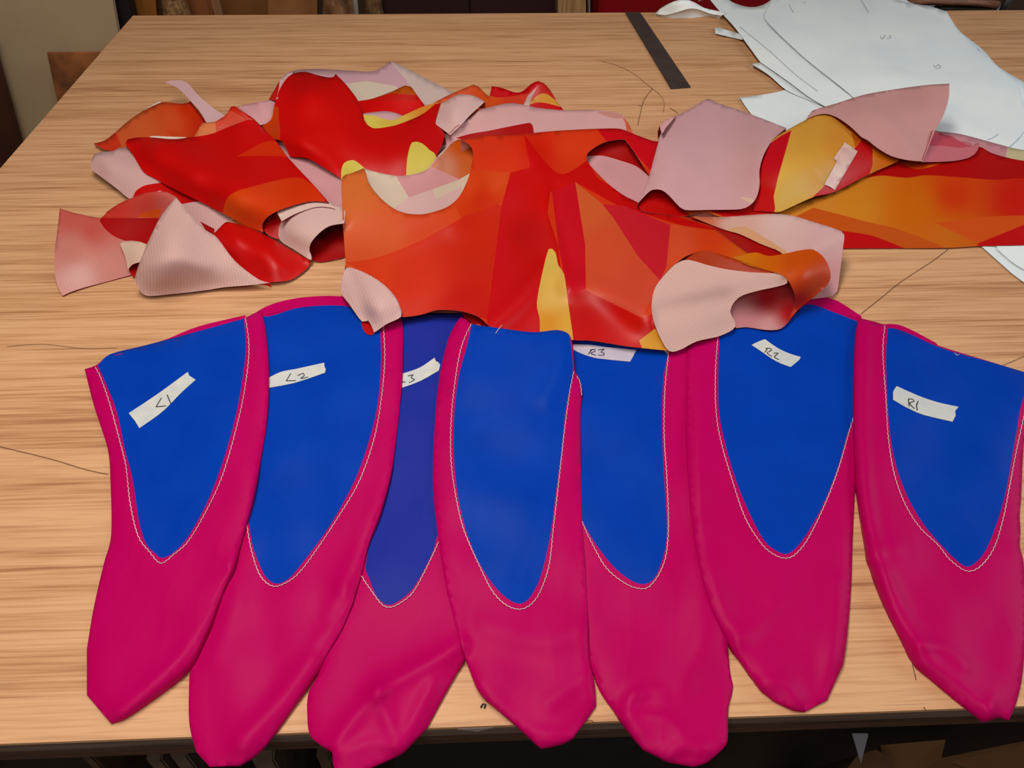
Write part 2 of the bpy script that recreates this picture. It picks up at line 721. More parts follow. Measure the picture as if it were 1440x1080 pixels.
    if split:                                  # patch index -> (part name, material)
        groups = []
        rest = np.ones(len(faces), bool)
        for pi, (pn, pm) in split.items():
            groups.append((pn, fpid == pi, pm))
            rest &= fpid != pi
        groups.insert(0, (name, rest, None))
    if mats is None:
        mats = [M_PRINT, M_REV] if side == 'print' else [M_REVV, M_PRINTB]
    ca, sa = math.cos(grain), math.sin(grain)
    for gi, (nm, sel, pm) in enumerate(groups):
        fl = [faces[i] for i in np.nonzero(sel)[0]]
        pl = fpid[sel]
        if not fl:
            continue
        ids = sorted({i for f in fl for i in f})
        rm = {g: l for l, g in enumerate(ids)}
        ml = [pm, pm] if pm else mats
        o = add_mesh(nm, VWa[ids], [[rm[i] for i in f] for f in fl], ml, parent, smooth=True)
        me = o.data
        lv = np.zeros(len(me.loops), int)
        me.loops.foreach_get('vertex_index', lv)
        g2 = V2a[ids]
        ws = VWa[ids]
        fl0 = Wn(g2, np.full(len(g2), 0.02))
        fl0[:, 1] -= 0.3 * (ws[:, 2] - TOP)
        u = ca * fl0[:, 0] + sa * fl0[:, 1]
        v = -sa * fl0[:, 0] + ca * fl0[:, 1]
        uvl = me.uv_layers.new(name='weave')
        uvl.data.foreach_set('uv', np.stack([u[lv], v[lv]], 1).ravel().astype(np.float32))
        if mats[0] in (M_PRINT, M_REVV):
            lp = np.concatenate([[p] * len(f) for p, f in zip(pl, fl)]).astype(int)
            cl = colour_of(col, g2[lv])
            for i, pt in enumerate(patches):
                s_ = lp == i + 1
                if s_.any():
                    cl[s_] = colour_of(pt[1], g2[lv][s_])
            ca1 = me.color_attributes.new('print', 'FLOAT_COLOR', 'CORNER')
            ca1.data.foreach_set('color', np.concatenate([cl, np.ones((len(cl), 1))], 1).ravel().astype(np.float32))
            if side == 'print':
                rc = 0.22 * cl + 0.78 * np.array(lin((212, 158, 154))[:3])
            else:
                rc = np.tile(np.array(lin(rev or (205, 20, 20))[:3]), (len(cl), 1))
            ca2 = me.color_attributes.new('reverse', 'FLOAT_COLOR', 'CORNER')
            ca2.data.foreach_set('color', np.concatenate([rc, np.ones((len(rc), 1))], 1).ravel().astype(np.float32))
        sd = o.modifiers.new('thickness', 'SOLIDIFY')
        sd.thickness = thick
        sd.offset = -1
        sd.material_offset = 1
        sd.use_even_offset = False
        sd.use_rim = False
        used_objs.append(o)
    sh = Sheet()
    sh.obj = used_objs[0]
    sh.objs = used_objs
    sh.h = lambda Q: samp(h, np.asarray(Q, float))
    return sh


def base_of(outline, h=0.0):
    a = np.array([p[:2] for p in outline], float)
    c = a.mean(0)
    p = W(c[0], c[1], 0.0)
    return (p[0], p[1], TOP + 0.0008)


def line_on(sh, pts, lift, closed=False, step=4.0, zig=0.0):
    q = spl(pts, closed, step)
    hh = sh.h(q) + lift
    if zig:
        t = np.gradient(q, axis=0)
        t /= (np.linalg.norm(t, axis=1)[:, None] + 1e-9)
        nrm = np.stack([-t[:, 1], t[:, 0]], 1)
        q = q + nrm * zig * np.where(np.arange(len(q)) % 2, 1, -1)[:, None]
    return list(Wn(q, hh))


# ------------------------------------------------------------------ the room
struct(box('floor', -3.2, 4.2, -1.6, 4.2, -0.05, 0.0, M_FLOOR))
struct(box('wall_back', -3.2, 4.2, 4.2, 4.3, 0.0, 3.0, M_WALL))
struct(box('wall_left', -3.3, -3.2, -1.6, 4.3, 0.0, 3.0, M_WALL))
struct(box('ceiling', -3.2, 4.2, -1.6, 4.2, 3.0, 3.1, plain('ceiling_paint', (190, 184, 172), 0.9)))

# ------------------------------------------------------------------ the table
tb = thing('work_table', 'large plywood-topped work table with a dark worn front edge', 'table', (0.6, 1.2, 0.0))
box('table_top', LEFT_X, RIGHT_X, NEAR_Y, FAR_Y, TOP - 0.004, TOP, M_WOOD, tb)
box('ply_layer', LEFT_X, RIGHT_X, NEAR_Y + 0.0006, FAR_Y - 0.001, TOP - 0.020, TOP - 0.004, M_EDGE, tb)
z = TOP - 0.020
for i, (t, inset, mt) in enumerate([(0.004, 0.0045, M_EDGED), (0.008, 0.002, M_EDGED), (0.003, 0.006, M_EDGED), (0.010, 0.003, M_EDGED)]):
    box('ply_layer', LEFT_X + inset, RIGHT_X - inset, NEAR_Y + inset, FAR_Y - inset, z - t, z, mt, tb)
    z -= t
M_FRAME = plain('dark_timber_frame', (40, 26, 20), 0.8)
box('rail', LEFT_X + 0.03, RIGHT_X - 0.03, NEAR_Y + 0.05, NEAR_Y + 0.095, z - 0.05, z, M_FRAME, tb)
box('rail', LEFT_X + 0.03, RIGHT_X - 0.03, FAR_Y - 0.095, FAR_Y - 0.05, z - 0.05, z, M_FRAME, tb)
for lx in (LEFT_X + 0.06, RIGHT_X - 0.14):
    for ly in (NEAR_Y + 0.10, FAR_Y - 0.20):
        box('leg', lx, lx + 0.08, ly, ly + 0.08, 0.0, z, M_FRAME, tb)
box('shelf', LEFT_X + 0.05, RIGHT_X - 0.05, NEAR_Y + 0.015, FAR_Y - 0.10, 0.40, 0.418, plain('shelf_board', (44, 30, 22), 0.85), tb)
# a few nicks on the front edge and dark specks in the veneer
nx = W(668, 1030)[0]
nick = [np.array([nx - .016, NEAR_Y, TOP - .004]), np.array([nx + .016, NEAR_Y, TOP - .0035]), np.array([nx + .002, NEAR_Y, TOP - .011])]
sliver = slab('pale_chip', [p + np.array([0, -0.0006, 0]) for p in nick], 0.001, plain('bare_wood_chip', (150, 140, 138), 0.7), tb)

# things stored under the table, seen below the front edge
def shelf_block(name, px0, px1, py, h, dy, dz, mat, label, cat, rot=0.0):
    a, b = W(px0, py, h), W(px1, py, h)
    o = box(name, a[0], b[0], a[1], a[1] + dy, TOP + h - dz, TOP + h, mat, None, 0.002)
    tag(o, label, cat)
    return o


zs = 0.418 - TOP + 0.0
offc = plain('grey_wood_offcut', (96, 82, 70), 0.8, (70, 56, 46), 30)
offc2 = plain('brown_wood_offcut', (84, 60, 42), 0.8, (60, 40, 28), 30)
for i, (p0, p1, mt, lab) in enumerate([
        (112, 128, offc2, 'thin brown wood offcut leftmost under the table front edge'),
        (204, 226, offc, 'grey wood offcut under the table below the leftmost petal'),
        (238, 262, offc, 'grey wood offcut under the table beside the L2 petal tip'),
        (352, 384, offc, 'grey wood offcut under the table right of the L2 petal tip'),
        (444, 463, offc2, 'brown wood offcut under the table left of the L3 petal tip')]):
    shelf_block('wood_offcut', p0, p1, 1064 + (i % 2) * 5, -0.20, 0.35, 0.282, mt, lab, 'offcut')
shelf_block('dark_void_box', 548, 1010, 1052, -0.22, 0.5, 0.262, plain('black_board', (20, 16, 18), 0.6), 'added black box for the dark void under the middle of the table', 'box')  # black box added to stand in for the dark void there
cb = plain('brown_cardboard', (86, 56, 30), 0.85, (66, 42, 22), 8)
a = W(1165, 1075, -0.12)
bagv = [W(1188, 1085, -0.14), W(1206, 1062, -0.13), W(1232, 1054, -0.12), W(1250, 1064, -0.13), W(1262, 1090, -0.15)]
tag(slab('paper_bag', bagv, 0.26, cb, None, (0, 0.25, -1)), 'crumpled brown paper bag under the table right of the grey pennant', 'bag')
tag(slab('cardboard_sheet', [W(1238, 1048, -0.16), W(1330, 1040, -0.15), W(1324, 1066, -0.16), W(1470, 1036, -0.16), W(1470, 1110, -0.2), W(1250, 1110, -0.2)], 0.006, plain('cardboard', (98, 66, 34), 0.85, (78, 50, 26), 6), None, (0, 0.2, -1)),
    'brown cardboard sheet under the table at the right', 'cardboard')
tri = [W(1199, 1034, -0.06), W(1221, 1034, -0.06), W(1210.5, 1074, -0.10)]
tag(slab('pennant', tri, 0.002, plain('grey_cloth', (120, 118, 128), 0.8), None, (0, 1, 0)), 'small grey triangular pennant hanging under the table front edge', 'pennant')

# ------------------------------------------------------------------ things behind the table
def board(name, px, Y, thick, mat, label, cat, lean=0.0, floor_z=True):
    pts = [atY(x, y, Y) for x, y in px]
    if floor_z:
        lo = sorted(range(len(pts)), key=lambda i: pts[i][2])[:2]
        for i in lo:
            pts[i][2] = 0.001
    o = slab(name, pts, thick, mat)
    tag(o, label, cat)
    return o


board('pale_board', [(-46, -80), (143, -80), (158, 0), (167, 50), (222, 352), (68, 352), (28, 204), (0, 95)], 2.40, 0.018,
      plain('pale_panel', (194, 168, 134), 0.8, (182, 154, 120), 3), 'large pale beige board leaning behind the left table corner', 'board')
board('plywood_offcut', [(66, 75), (190, 75), (240, 345), (119, 345)], 2.33, 0.012,
      plain('stained_plywood', (186, 112, 60), 0.7, (84, 50, 28), 9), 'small knotty brown plywood offcut against the pale board', 'plywood')
board('dark_board', [(-130, 60), (-14, 60), (29, 212), (64, 345), (-130, 345)], 2.34, 0.03,
      plain('dark_brown_timber', (84, 44, 20), 0.7, (60, 30, 16), 6), 'dark brown board at the far left edge', 'board')
board('dark_post', [(145, -80), (165, -80), (180, 0), (190, 45), (240, 352), (212, 352)], 2.46, 0.05,
      plain('near_black_timber', (30, 14, 12), 0.7), 'near-black upright post between pale board and brown planks', 'post')
board('plank', [(160, -80), (208, -80), (219, 0), (250, 345), (222, 345)], 2.60, 0.03,
      wood('tan_plank_wood', (170, 106, 40), (150, 90, 34), (124, 72, 28), 'Z'), 'tan plank standing right of the near-black post', 'plank')


def lump(name, px0, px1, pytop, Y, depth, mat, label, cat, nz=0.03, seed=1):
    """a slumped sack: rounded, wrinkled body standing on the floor"""
    a, b = atY(px0, 10, Y), atY(px1, 10, Y)
    zt = atY((px0 + px1) / 2, pytop, Y)[2]
    r = np.random.RandomState(seed)
    ph = r.uniform(0, 6.28, 6)
    V, Fc = [], []
    nu, nv = 40, 24
    cx, w = (a[0] + b[0]) / 2, (b[0] - a[0]) / 2
    for j in range(nv + 1):
        t = j / nv
        zz = 0.001 + zt * t
        sq = (1 - max(0, t - 0.75) ** 2 * 12) if t > 0.75 else 1 - 0.12 * (1 - t) ** 6
        for i in range(nu):
            th = 2 * math.pi * i / nu
            k = sq * (1 + nz * (math.sin(5 * th + 9 * t + ph[0]) + math.sin(9 * th - 14 * t + ph[1]) + 0.6 * math.sin(3 * th + 25 * t + ph[2])))
            V.append((cx + w * k * math.cos(th), Y + depth + depth * k * math.sin(th), zz))
    for j in range(nv):
        for i in range(nu):
            i2 = (i + 1) % nu
            Fc.append([j * nu + i, j * nu + i2, (j + 1) * nu + i2, (j + 1) * nu + i])
    Fc.append(list(range(nu))[::-1])
    Fc.append([nv * nu + i for i in range(nu)])
    o = add_mesh(name, V, Fc, mat, None, True)
    tag(o, label, cat)
    return o


lump('burlap_sack', 217, 258, -45, 2.56, 0.05, plain('burlap', (170, 128, 84), 0.95, (84, 54, 30), 90, 0.2, 0.004),
     'coarse tan burlap sack behind the far table edge', 'sack', 0.02, 3)
board('plank', [(248, -80), (288, -80), (300, 18), (312, 345), (270, 345)], 2.70, 0.03,
      wood('red_brown_plank_wood', (150, 88, 46), (126, 70, 36), (90, 46, 24), 'Z'), 'reddish brown plank right of the burlap sack', 'plank')
board('batten', [(278, -80), (288, -80), (313, 22), (360, 345), (340, 345), (302, 22)], 2.62, 0.02,
      wood('pale_batten_wood', (150, 108, 76), (134, 92, 62), (112, 72, 46), 'Z'), 'thin slanted wooden batten right of the burlap sack', 'batten')
board('cardboard_sheet', [(304, -80), (376, -80), (378, 22), (390, 345), (330, 345)], 2.74, 0.008,
      plain('dark_cardboard', (136, 84, 36), 0.85, (120, 74, 30), 5), 'dark brown cardboard panel behind the left of the table', 'cardboard')
board('cardboard_sheet', [(377.5, -80), (446, -80), (446, 22), (450, 345), (391, 345)], 2.70, 0.008,
      plain('light_cardboard', (160, 106, 60), 0.85, (138, 86, 46), 9), 'lighter brown cardboard panel behind the table', 'cardboard')
lump('paper_sack', 446, 500, -45, 2.60, 0.06, plain('crumpled_kraft', (156, 112, 76), 0.9, (78, 46, 28), 22, 0.2, 0.006),
     'crumpled kraft paper sack left of the pale pipe', 'sack', 0.035, 5)
tag(tube('metal_pipe', [atY(492, -80, 2.5), atY(501, 22, 2.5), np.array([atY(501, 22, 2.5)[0] + 0.04, 2.5, 0.001])], 0.009, plain('galvanised_pipe', (150, 136, 120), 0.5)),
    'pale thin metal pipe standing behind the table', 'pipe')
lump('bark_log', 508, 536, -45, 2.60, 0.05, plain('bark', (140, 106, 64), 0.95, (68, 44, 28), 30, 0.2, 0.006),
     'rough upright log right of the pale pipe', 'log', 0.03, 8)
dk = thing('dark_cabinet', 'dark maroon-brown cabinet behind the middle of the far table edge', 'cabinet', (0.0, 2.9, 0.0))
a, b = atY(537, 10, 2.75), atY(784, 10, 2.75)
M_DK = plain('dark_maroon_paint', (44, 14, 14), 0.6)
box('body', a[0], b[0], 2.77, 3.15, 0.001, 0.95, M_DK, dk, 0.004)
wd = (b[0] - a[0]) / 2
for k in range(2):
    d = box('door', a[0] + k * wd + 0.004, a[0] + (k + 1) * wd - 0.004, 2.75, 2.769, 0.05, 0.93, plain('maroon_door', (50, 18, 18), 0.6), dk, 0.002)
    xk = a[0] + wd + (-0.05 if k == 0 else 0.03)
    box('knob', xk, xk + 0.02, 2.73, 2.749, 0.45, 0.47, M_RULER, d, 0.004)
board('timber_post', [(783, -80), (822, -80), (824, 20), (826, 345), (790, 345)], 2.40, 0.09,
      wood('tan_post_wood', (176, 136, 92), (156, 116, 74), (124, 88, 54), 'Z'), 'tan timber post left of the red cabinet', 'post')
tag(tube('metal_pipe', [atY(826.5, -80, 2.52), atY(828, 22, 2.52), np.array([atY(828, 22, 2.52)[0], 2.52, 0.001])], 0.005, plain('steel_conduit', (150, 140, 132), 0.45)),
    'slim grey conduit between timber post and red cabinet', 'pipe')
rc = thing('tool_cabinet', 'red metal tool cabinet behind the far table edge', 'cabinet', (0.7, 2.8, 0.0))
a, b = atY(832, 10, 2.60), atY(1245, 10, 2.60)
M_RED = plain('red_enamel', (136, 6, 12), 0.35, (124, 4, 10), 3, 0.5)
box('body', a[0], b[0], 2.62, 3.05, 0.001, 0.95, M_RED, rc, 0.006)
for k in range(4):
    d = box('drawer', a[0] + 0.02, b[0] - 0.02, 2.60, 2.618, 0.06 + k * 0.22, 0.26 + k * 0.22, M_RED, rc, 0.003)
    box('handle', a[0] + 0.25, b[0] - 0.25, 2.585, 2.599, 0.22 + k * 0.22, 0.24 + k * 0.22, M_RULER, d, 0.003)

# bench grinder-like stool with a wooden handle at the far right corner
mc = thing('trolley', 'pale blue-grey trolley with a brown wooden handle behind the far right table edge', 'trolley', (1.5, 2.6, 0.0))
a, b = atY(1255, 10, 2.75), atY(1500, 10, 2.75)
M_TR = plain('blue_grey_paint', (168, 176, 184), 0.6, (150, 160, 172), 8)
box('tray', a[0], b[0], 2.72, 3.2, 0.55, 0.585, M_TR, mc, 0.004)
for lx in (a[0] + 0.02, b[0] - 0.06):
    for ly in (2.75, 3.13):
        box('leg', lx, lx + 0.03, ly, ly + 0.03, 0.001, 0.55, M_TR, mc)
pts = [atY(1270, 6, 2.34), atY(1300, 1, 2.33), atY(1345, 2, 2.32), atY(1380, 4, 2.33), atY(1402, 7, 2.34)]
tube('handle', pts, 0.014, wood('handle_wood', (140, 92, 66), (118, 74, 52), (84, 50, 36)), mc, 10, 0.8)
tube('handle_bracket', [atY(1320, 12, 2.34), atY(1360, 12, 2.34), atY(1400, 13, 2.34)], 0.008, M_RULER, mc)
for px in (1318, 1396):
    p = atY(px, 11, 2.34)
    tube('arm', [p, np.array([p[0], 2.75, 0.565])], 0.008, M_RULER, mc)
tube('strut', [atY(1424, -12, 2.45), atY(1411, 14, 2.45), atY(1402, 34, 2.45), np.array([atY(1402, 34, 2.45)[0] - 0.02, 2.75, 0.56])], 0.012, plain('black_steel', (38, 28, 26), 0.5), mc)

# ------------------------------------------------------------------ paper patterns, ruler, threads
def paper(name, outline, hc, label, mat=None, **kw):
    o = thing(name, label, 'paper', base_of(outline)) if kw.pop('as_thing', False) else None
    sh = sheet('paper_sheet' if o else name, outline, hc, mats=[mat or M_PAPER] * 2, parent=o, thick=0.0003, soft=10, **kw)
    if o is None:
        tag(sh.obj, label, 'paper', 'cut paper patterns')
    else:
        o['group'] = 'cut paper patterns'
    sh.thing = o or sh.obj
    return sh


paper('paper_pattern', [(1370, 335), (1381, 347, 1), (1400, 364), (1425, 386), (1450, 404, 1), (1560, 420, 1), (1560, 330, 1)], [(1400, 350, .002)] * 1,
      'white paper pattern sticking out under the orange fabric at the right', M_PAPER2, gap=.001)
paper('paper_pattern', [(1400, 330), (1404, 352, 1), (1425, 370), (1450, 385, 1), (1560, 395, 1), (1560, 325, 1)], [(1400, 350, .004)] * 1,
      'second white paper sheet lying on the one under the orange fabric', M_PAPER, gap=.001)
paper('paper_pattern', [(1040, 137, 1), (1058, 135), (1085, 131), (1106, 126, 1), (1140, 140), (1200, 175, 1), (1160, 215, 1), (1090, 177), (1072, 170), (1057, 161)],
      [(1040, 137, .006), (1106, 128, .003), (1180, 190, .002), (1060, 160, .004), (1120, 160, .005)],
      'lowest pointed white paper pattern beside the pink fabric square', M_PAPER2)
paper('paper_pattern', [(1057, 90, 1), (1090, 86), (1150, 100), (1220, 140, 1), (1180, 165, 1), (1160, 150), (1135, 140), (1105, 126), (1082, 106)],
      [(1057, 90, .010), (1105, 126, .006), (1160, 150, .005), (1150, 110, .004), (1200, 140, .004)],
      'pointed white paper pattern sticking out above the lowest one', M_PAPER)
ps = paper('paper_pattern', [(985, -14), (999, 0, 1), (1012, 15.5), (1032, 37), (1050, 61), (1069, 87, 1), (1105, 112), (1140, 138), (1165, 152, 1), (1290, 330, 1), (1560, 330, 1), (1560, 160), (1440, 116), (1436, 113), (1418, 103),
            (1401, 91), (1382, 70), (1362, 54), (1347, 41), (1331, 16, 1), (1308, 9), (1281, 4), (1268, -6), (1240, -20, 1), (1100, -20, 1), (1084, 0), (1066, 9), (1048, 9), (1030, 3), (1018, -6), (1010, -20, 1)],
           [(1000, 0, .012), (1069, 87, .012), (1160, 150, .008), (1250, 60, .007), (1400, 100, .007), (1440, 160, .007), (1300, 10, .010), (1350, 200, .006), (1440, 300, .005)],
           'big pale blue-white paper pattern draped over the far table edge', as_thing=True,
           ridges=[([(1035, 33), (1090, 80), (1152, 130)], .004, 5, 1), ([(1076, 28), (1130, 78), (1199, 136)], .005, 5, 1), ([(1160, 112), (1260, 108), (1420, 118)], .004, 8), ([(1230, 20), (1300, 60), (1390, 100)], .004, 20)], wave=.0012)
po = ps.thing
layer = sheet('paper_sheet', [(1076, 27), (1080, 12), (1086, 0, 1), (1100, -14, 1), (1180, -14), (1270, 2), (1322, 22), (1345, 44), (1375, 72), (1420, 110), (1436, 130), (1436, 190), (1330, 250), (1240, 180), (1199, 136), (1130, 80)],
              [(1076, 27, .013), (1199, 136, .013), (1300, 60, .012), (1400, 150, .011)], mats=[M_PAPER, M_PAPER], parent=po, thick=.0003, soft=8, gap=.002, wave=.0012,
              ridges=[([(1160, 112), (1260, 108), (1410, 118)], .004, 8)])
LW = .0011
marks = []
for st in ([(1108, -4), (1111, 8), (1116, 18)], [(1128, 0), (1131, 4), (1135, 2), (1131, -2), (1128, 0)], [(1238, 51), (1241, 55), (1245, 49)], [(1247, 54), (1253, 53), (1251, 49)],
           [(1313, 91), (1317, 96), (1323, 94), (1320, 90), (1317, 93)], [(1210, -2), (1222, 18)], [(1374, 68), (1378, 72)],
           [(1040, 37), (1085, 74), (1118, 104), (1150, 128)], [(1079, 33), (1128, 80), (1195, 133)]):
    q = spl(st, False, 3)
    hh = np.maximum(ps.h(q), layer.h(q) * inside(q, spl([(1076, 26), (1270, 2), (1436, 130), (1436, 190), (1240, 180), (1199, 136)]))) + .0014
    marks.append(list(Wn(q, hh)))
for mk in marks:
    tube('pencil_mark', mk, LW * .45, M_INKB, po, 4, 0.3)

paper('paper_strip', [(1006, 38, 1), (1022, 42), (1044, 49, 1), (1044, 56, 1), (1022, 51), (1006, 47, 1)], [(1006, 42, .006), (1044, 52, .002), (1020, 44, .004), (1030, 50, .003)],
      'short narrow white paper strip left of the big paper pattern', M_PAPER)
paper('paper_scrap', [(921, 19, 1), (930, 11), (945, 3), (962, -1), (976, 3), (990, 11), (1003, 14), (1022, 18, 1), (1014, 22, 1), (998, 19), (985, 14), (970, 12), (952, 17), (935, 21)],
      [(921, 19, .004), (960, 2, .045), (968, 12, .03), (1000, 16, .012), (1018, 20, .016), (940, 12, .025)],
      'curled white paper scrap beside the dark ruler', M_PAPER, sp=4)

rp = [W(879, 19), W(900, 19), W(971, 124), W(943, 126)]
rul = thing('steel_ruler', 'dark flat steel ruler lying slanted on the far table half', 'ruler', (W(920, 70)[0], W(920, 70)[1], TOP + .0005))
slab('blade', [p + np.array([0, 0, .0037]) for p in rp], .003, M_RULER, rul, (0, 0, -1), .0006)


def thread(pts, label, r=.0006, mat=None, lift=.0012):
    q = spl(pts, False, 4)
    fx = ((q[:, 0] - GX0) / G).astype(int)
    fy = ((q[:, 1] - GY0) / G).astype(int)
    hh = np.maximum(HTOP[fy, fx], 0) + lift
    tag(tube('thread', list(Wn(q, hh)), r * .62, mat or M_THREAD, None, 5), label, 'thread', 'loose threads on the table')


thread([(845, 86), (868, 92), (890, 103), (908, 117), (919, 126), (928, 133), (934, 144), (933, 158)], 'long brown thread loop curling below the ruler')
thread([(918, 124), (906, 140), (901, 157), (897, 176)], 'brown thread crossing the loop on its left side', .0008)
thread([(897, 148), (903, 149)], 'tiny brown thread snippet left of the thread loop')
thread([(942, 152), (948, 155), (953, 159)], 'short brown thread snippet above the pink fabric square', .0009)
thread([(1334, 350), (1310, 368), (1285, 384), (1262, 400), (1240, 418), (1211, 441)], 'long brown thread running from orange fabric to magenta petals', .0007)
thread([(0, 628), (70, 645), (120, 660), (152, 667)], 'thin brown thread left of the L1 petal', .0006)
thread([(10, 487), (60, 484), (120, 490), (165, 489)], 'thin brown thread above the L1 petal', .0005)
thread([(1404, 516), (1424, 508), (1446, 498)], 'brown thread at the right edge above petal R1', .0006)
thread([(1283, 934), (1286, 946), (1288, 956)], 'brown thread snippet below petal R1', .0006)
thread([(1299, 994), (1303, 1000)], 'tiny dark snippet near the right front edge')
thread([(676, 995), (679, 990), (683, 991), (681, 996)], 'dark curled snippet between petal L3 and the middle petal', .0013, M_INK)
thread([(824, 1014), (832, 1013), (838, 1020)], 'thin brown thread beside the middle petal tip', .0005)


# ------------------------------------------------------------------ magenta and blue petals
def petal(label, outline, blue, stitch, hc, tape=None, letters=(), back=None, ridges=(), bmat=None, puff=(.0045, 8), tmat=None, extra=(), gap=.002):
    t = thing('petal_bag', label, 'fabric petal', base_of(outline), 'sewn magenta petals with blue panels')
    if back:
        sheet('back_panel', back, [(0, 0, .003)], mats=[M_MAG, M_MAG], parent=t, soft=10, gap=.001, skirt=None)
    sh = sheet('petal_body', outline, hc, [(0, 0, (196, 4, 92))], [(blue, (6, 58, 172))], parent=t, mats=[M_MAG, M_MAG], split={1: ('blue_panel', bmat or M_BLUE)},
               puff=puff, ridges=ridges, skirt='all', wave=.0016, soft=9, sp=7.5, gap=gap, grain=random.uniform(-.3, .3))
    lines = [line_on(sh, stitch, .0011, False, 3.2, .55)] + [line_on(sh, e, .0011, False, 3.2, .55) for e in extra]
    multi_tube('stitching', lines, .00044, M_STITCH, t, 4, .7)
    if tape:
        tp = sheet('tape_label', tape, [(0, 0, -.05)], mats=[tmat or M_TAPE] * 2, parent=t, gap=.0007, thick=.0002, soft=2, skirt=None, sp=6, register=False)
        multi_tube('lettering', [line_on(tp, l, .0006, False, 2.0) for l in letters], .00062, M_INK, tp.obj, 5, .5)
    return sh


petal('magenta petal with blue panel and partly hidden label reading 3',
      [(545, 440, 1), (660, 440, 1), (680, 600), (685, 760), (655, 922, 1), (630, 966), (600, 1023, 1), (562, 1058), (522, 1078), (495, 1088), (472, 1083), (467, 1054, 1), (451, 1047, 1), (436, 1033), (432, 1004), (434, 974), (450, 943), (490, 820), (530, 640), (545, 540)],
      [(560, 430, 1), (652, 430, 1), (655, 600), (640, 700), (615, 754), (609, 775), (590, 813), (573, 836), (547, 851), (530, 839), (519, 813), (514, 798), (525, 730), (545, 600), (556, 520)],
      [(505, 803), (512, 816), (524, 833), (536, 849), (547, 854), (561, 849), (579, 835), (594, 810), (615, 766), (630, 730)],
      [(600, 450, .002), (600, 700, .003), (640, 900, .004), (500, 900, .004), (470, 1070, .004), (560, 1040, .004)],
      [(564, 526, 1), (590, 517), (611, 503, 1), (613, 508, 1), (616, 509, 1), (619, 513, 1), (617, 521, 1), (590, 536), (560, 547, 1)],
      [[(562, 537), (570, 537)], [(573.6, 528.6), (581, 527), (578, 531), (583, 534), (575, 538)]],
      None, [([(652, 905), (600, 935), (532, 972)], .010, 10, 1), ([(532, 972), (500, 1008), (467, 1052)], .009, 9, 1), ([(532, 974), (545, 1010), (560, 1050)], .006, 8, 1), ([(610, 960), (590, 1000), (570, 1040)], .005, 8),
             ([(480, 1062), (520, 1045), (560, 1050)], .004, 7)], M_BLUED)
petal('magenta petal with blue panel under label R3',
      [(790, 462, 1), (985, 462, 1), (1000, 600), (1012, 780), (1022, 890), (1026, 939), (1031, 964, 1), (1029, 977), (1024, 996), (1023, 1041), (1016, 1052, 1), (994, 1070), (975, 1076, 1), (946, 1070), (905, 1051, 1), (882, 1022), (850, 980), (837, 952), (815, 880), (800, 760), (795, 600)],
      [(785, 455, 1), (945, 455, 1), (940, 495), (933, 531), (931, 590), (933, 654), (937, 718), (938, 752), (933, 782), (921, 812), (906, 821.5), (887, 816), (861, 795), (835, 761), (820, 735), (800, 700), (786, 600)],
      [(941, 470), (940, 497), (935, 548), (934, 612), (938, 675), (940, 739), (937, 778), (929, 803), (916, 822), (904, 828), (882, 822), (853, 799), (831, 761), (818, 732), (806, 700)],
      [(870, 470, .002), (870, 700, .003), (830, 900, .003), (1000, 900, .004), (960, 1060, .004), (880, 1000, .005)],
      [(806, 484, 1), (830, 485), (852, 488), (895, 492, 1), (891, 499, 1), (890, 502, 1), (886, 508.5, 1), (860, 506), (836, 503), (815, 496), (803.5, 490, 1)],
      [[(827.4, 498), (831, 493), (833, 491)], [(830, 492), (836.6, 491), (837, 493.5), (831, 496.6), (838, 499.5)], [(841, 492), (849.6, 491), (845, 495), (849.6, 496.6), (848, 499.6), (841, 499)]],
      None, [([(895, 975), (880, 1005), (900, 1030)], .005, 8), ([(878, 1006), (935, 1012), (960, 1030)], .006, 6, 1), ([(940, 1062), (965, 1046), (990, 1056)], .008, 6, 1), ([(885, 980), (915, 970), (930, 975)], .005, 6, 1), ([(960, 960), (985, 900), (990, 800)], .004, 22)], tmat=M_TAPEV)
petal('magenta petal with blue panel under label L2',
      [(360, 448), (372, 443), (424, 432), (483, 430), (540, 446), (564, 448), (566, 506), (562, 570), (551, 655), (534, 719), (518, 764), (506, 814), (483, 878), (451, 932), (419, 980), (372, 1047), (336, 1075, 1), (295, 1078, 1), (276, 1057, 1), (266, 1016), (266, 952, 1), (274, 913), (300, 840), (325, 740), (345, 600), (350, 500)],
      [(352, 440, 1), (376, 445), (424, 432), (483, 430), (538, 440, 1), (535, 464), (536, 506), (532, 562), (521, 613), (500, 673), (466, 736), (432, 783), (407, 813), (390, 821), (375, 813), (364, 792), (355, 766), (350, 736), (346, 705), (345, 600)],
      [(345, 722), (346, 728), (351, 762), (360, 796), (370, 815), (385, 824.5), (402, 819.5), (419, 807), (441, 779), (475, 728), (505, 677), (526, 617), (536, 562), (541, 506), (539, 455)],
      [(450, 440, .004), (560, 500, .010), (400, 700, .003), (540, 700, .010), (300, 950, .003), (330, 1070, .003), (440, 940, .006)],
      [(374, 533, 1), (395, 523), (415, 519), (456, 510, 1), (456, 515, 1), (458, 519, 1), (457, 524, 1), (415, 538), (374, 546, 1)],
      [[(409, 525), (402.5, 535.5, 1), (416, 535)], [(418.6, 528), (426, 525), (428, 528), (423, 532), (433, 530)]],
      [(352, 452), (368, 434), (407, 421), (458, 416), (520, 419, 1), (540, 440, 1), (480, 445), (400, 450)],
      [([(550, 660), (515, 760), (480, 830), (455, 900)], .004, 12), ([(482, 820), (495, 860), (470, 890)], .004, 8), ([(440, 930), (390, 990), (340, 1045)], .006, 14), ([(355, 760), (330, 850), (300, 920)], .003, 16)])
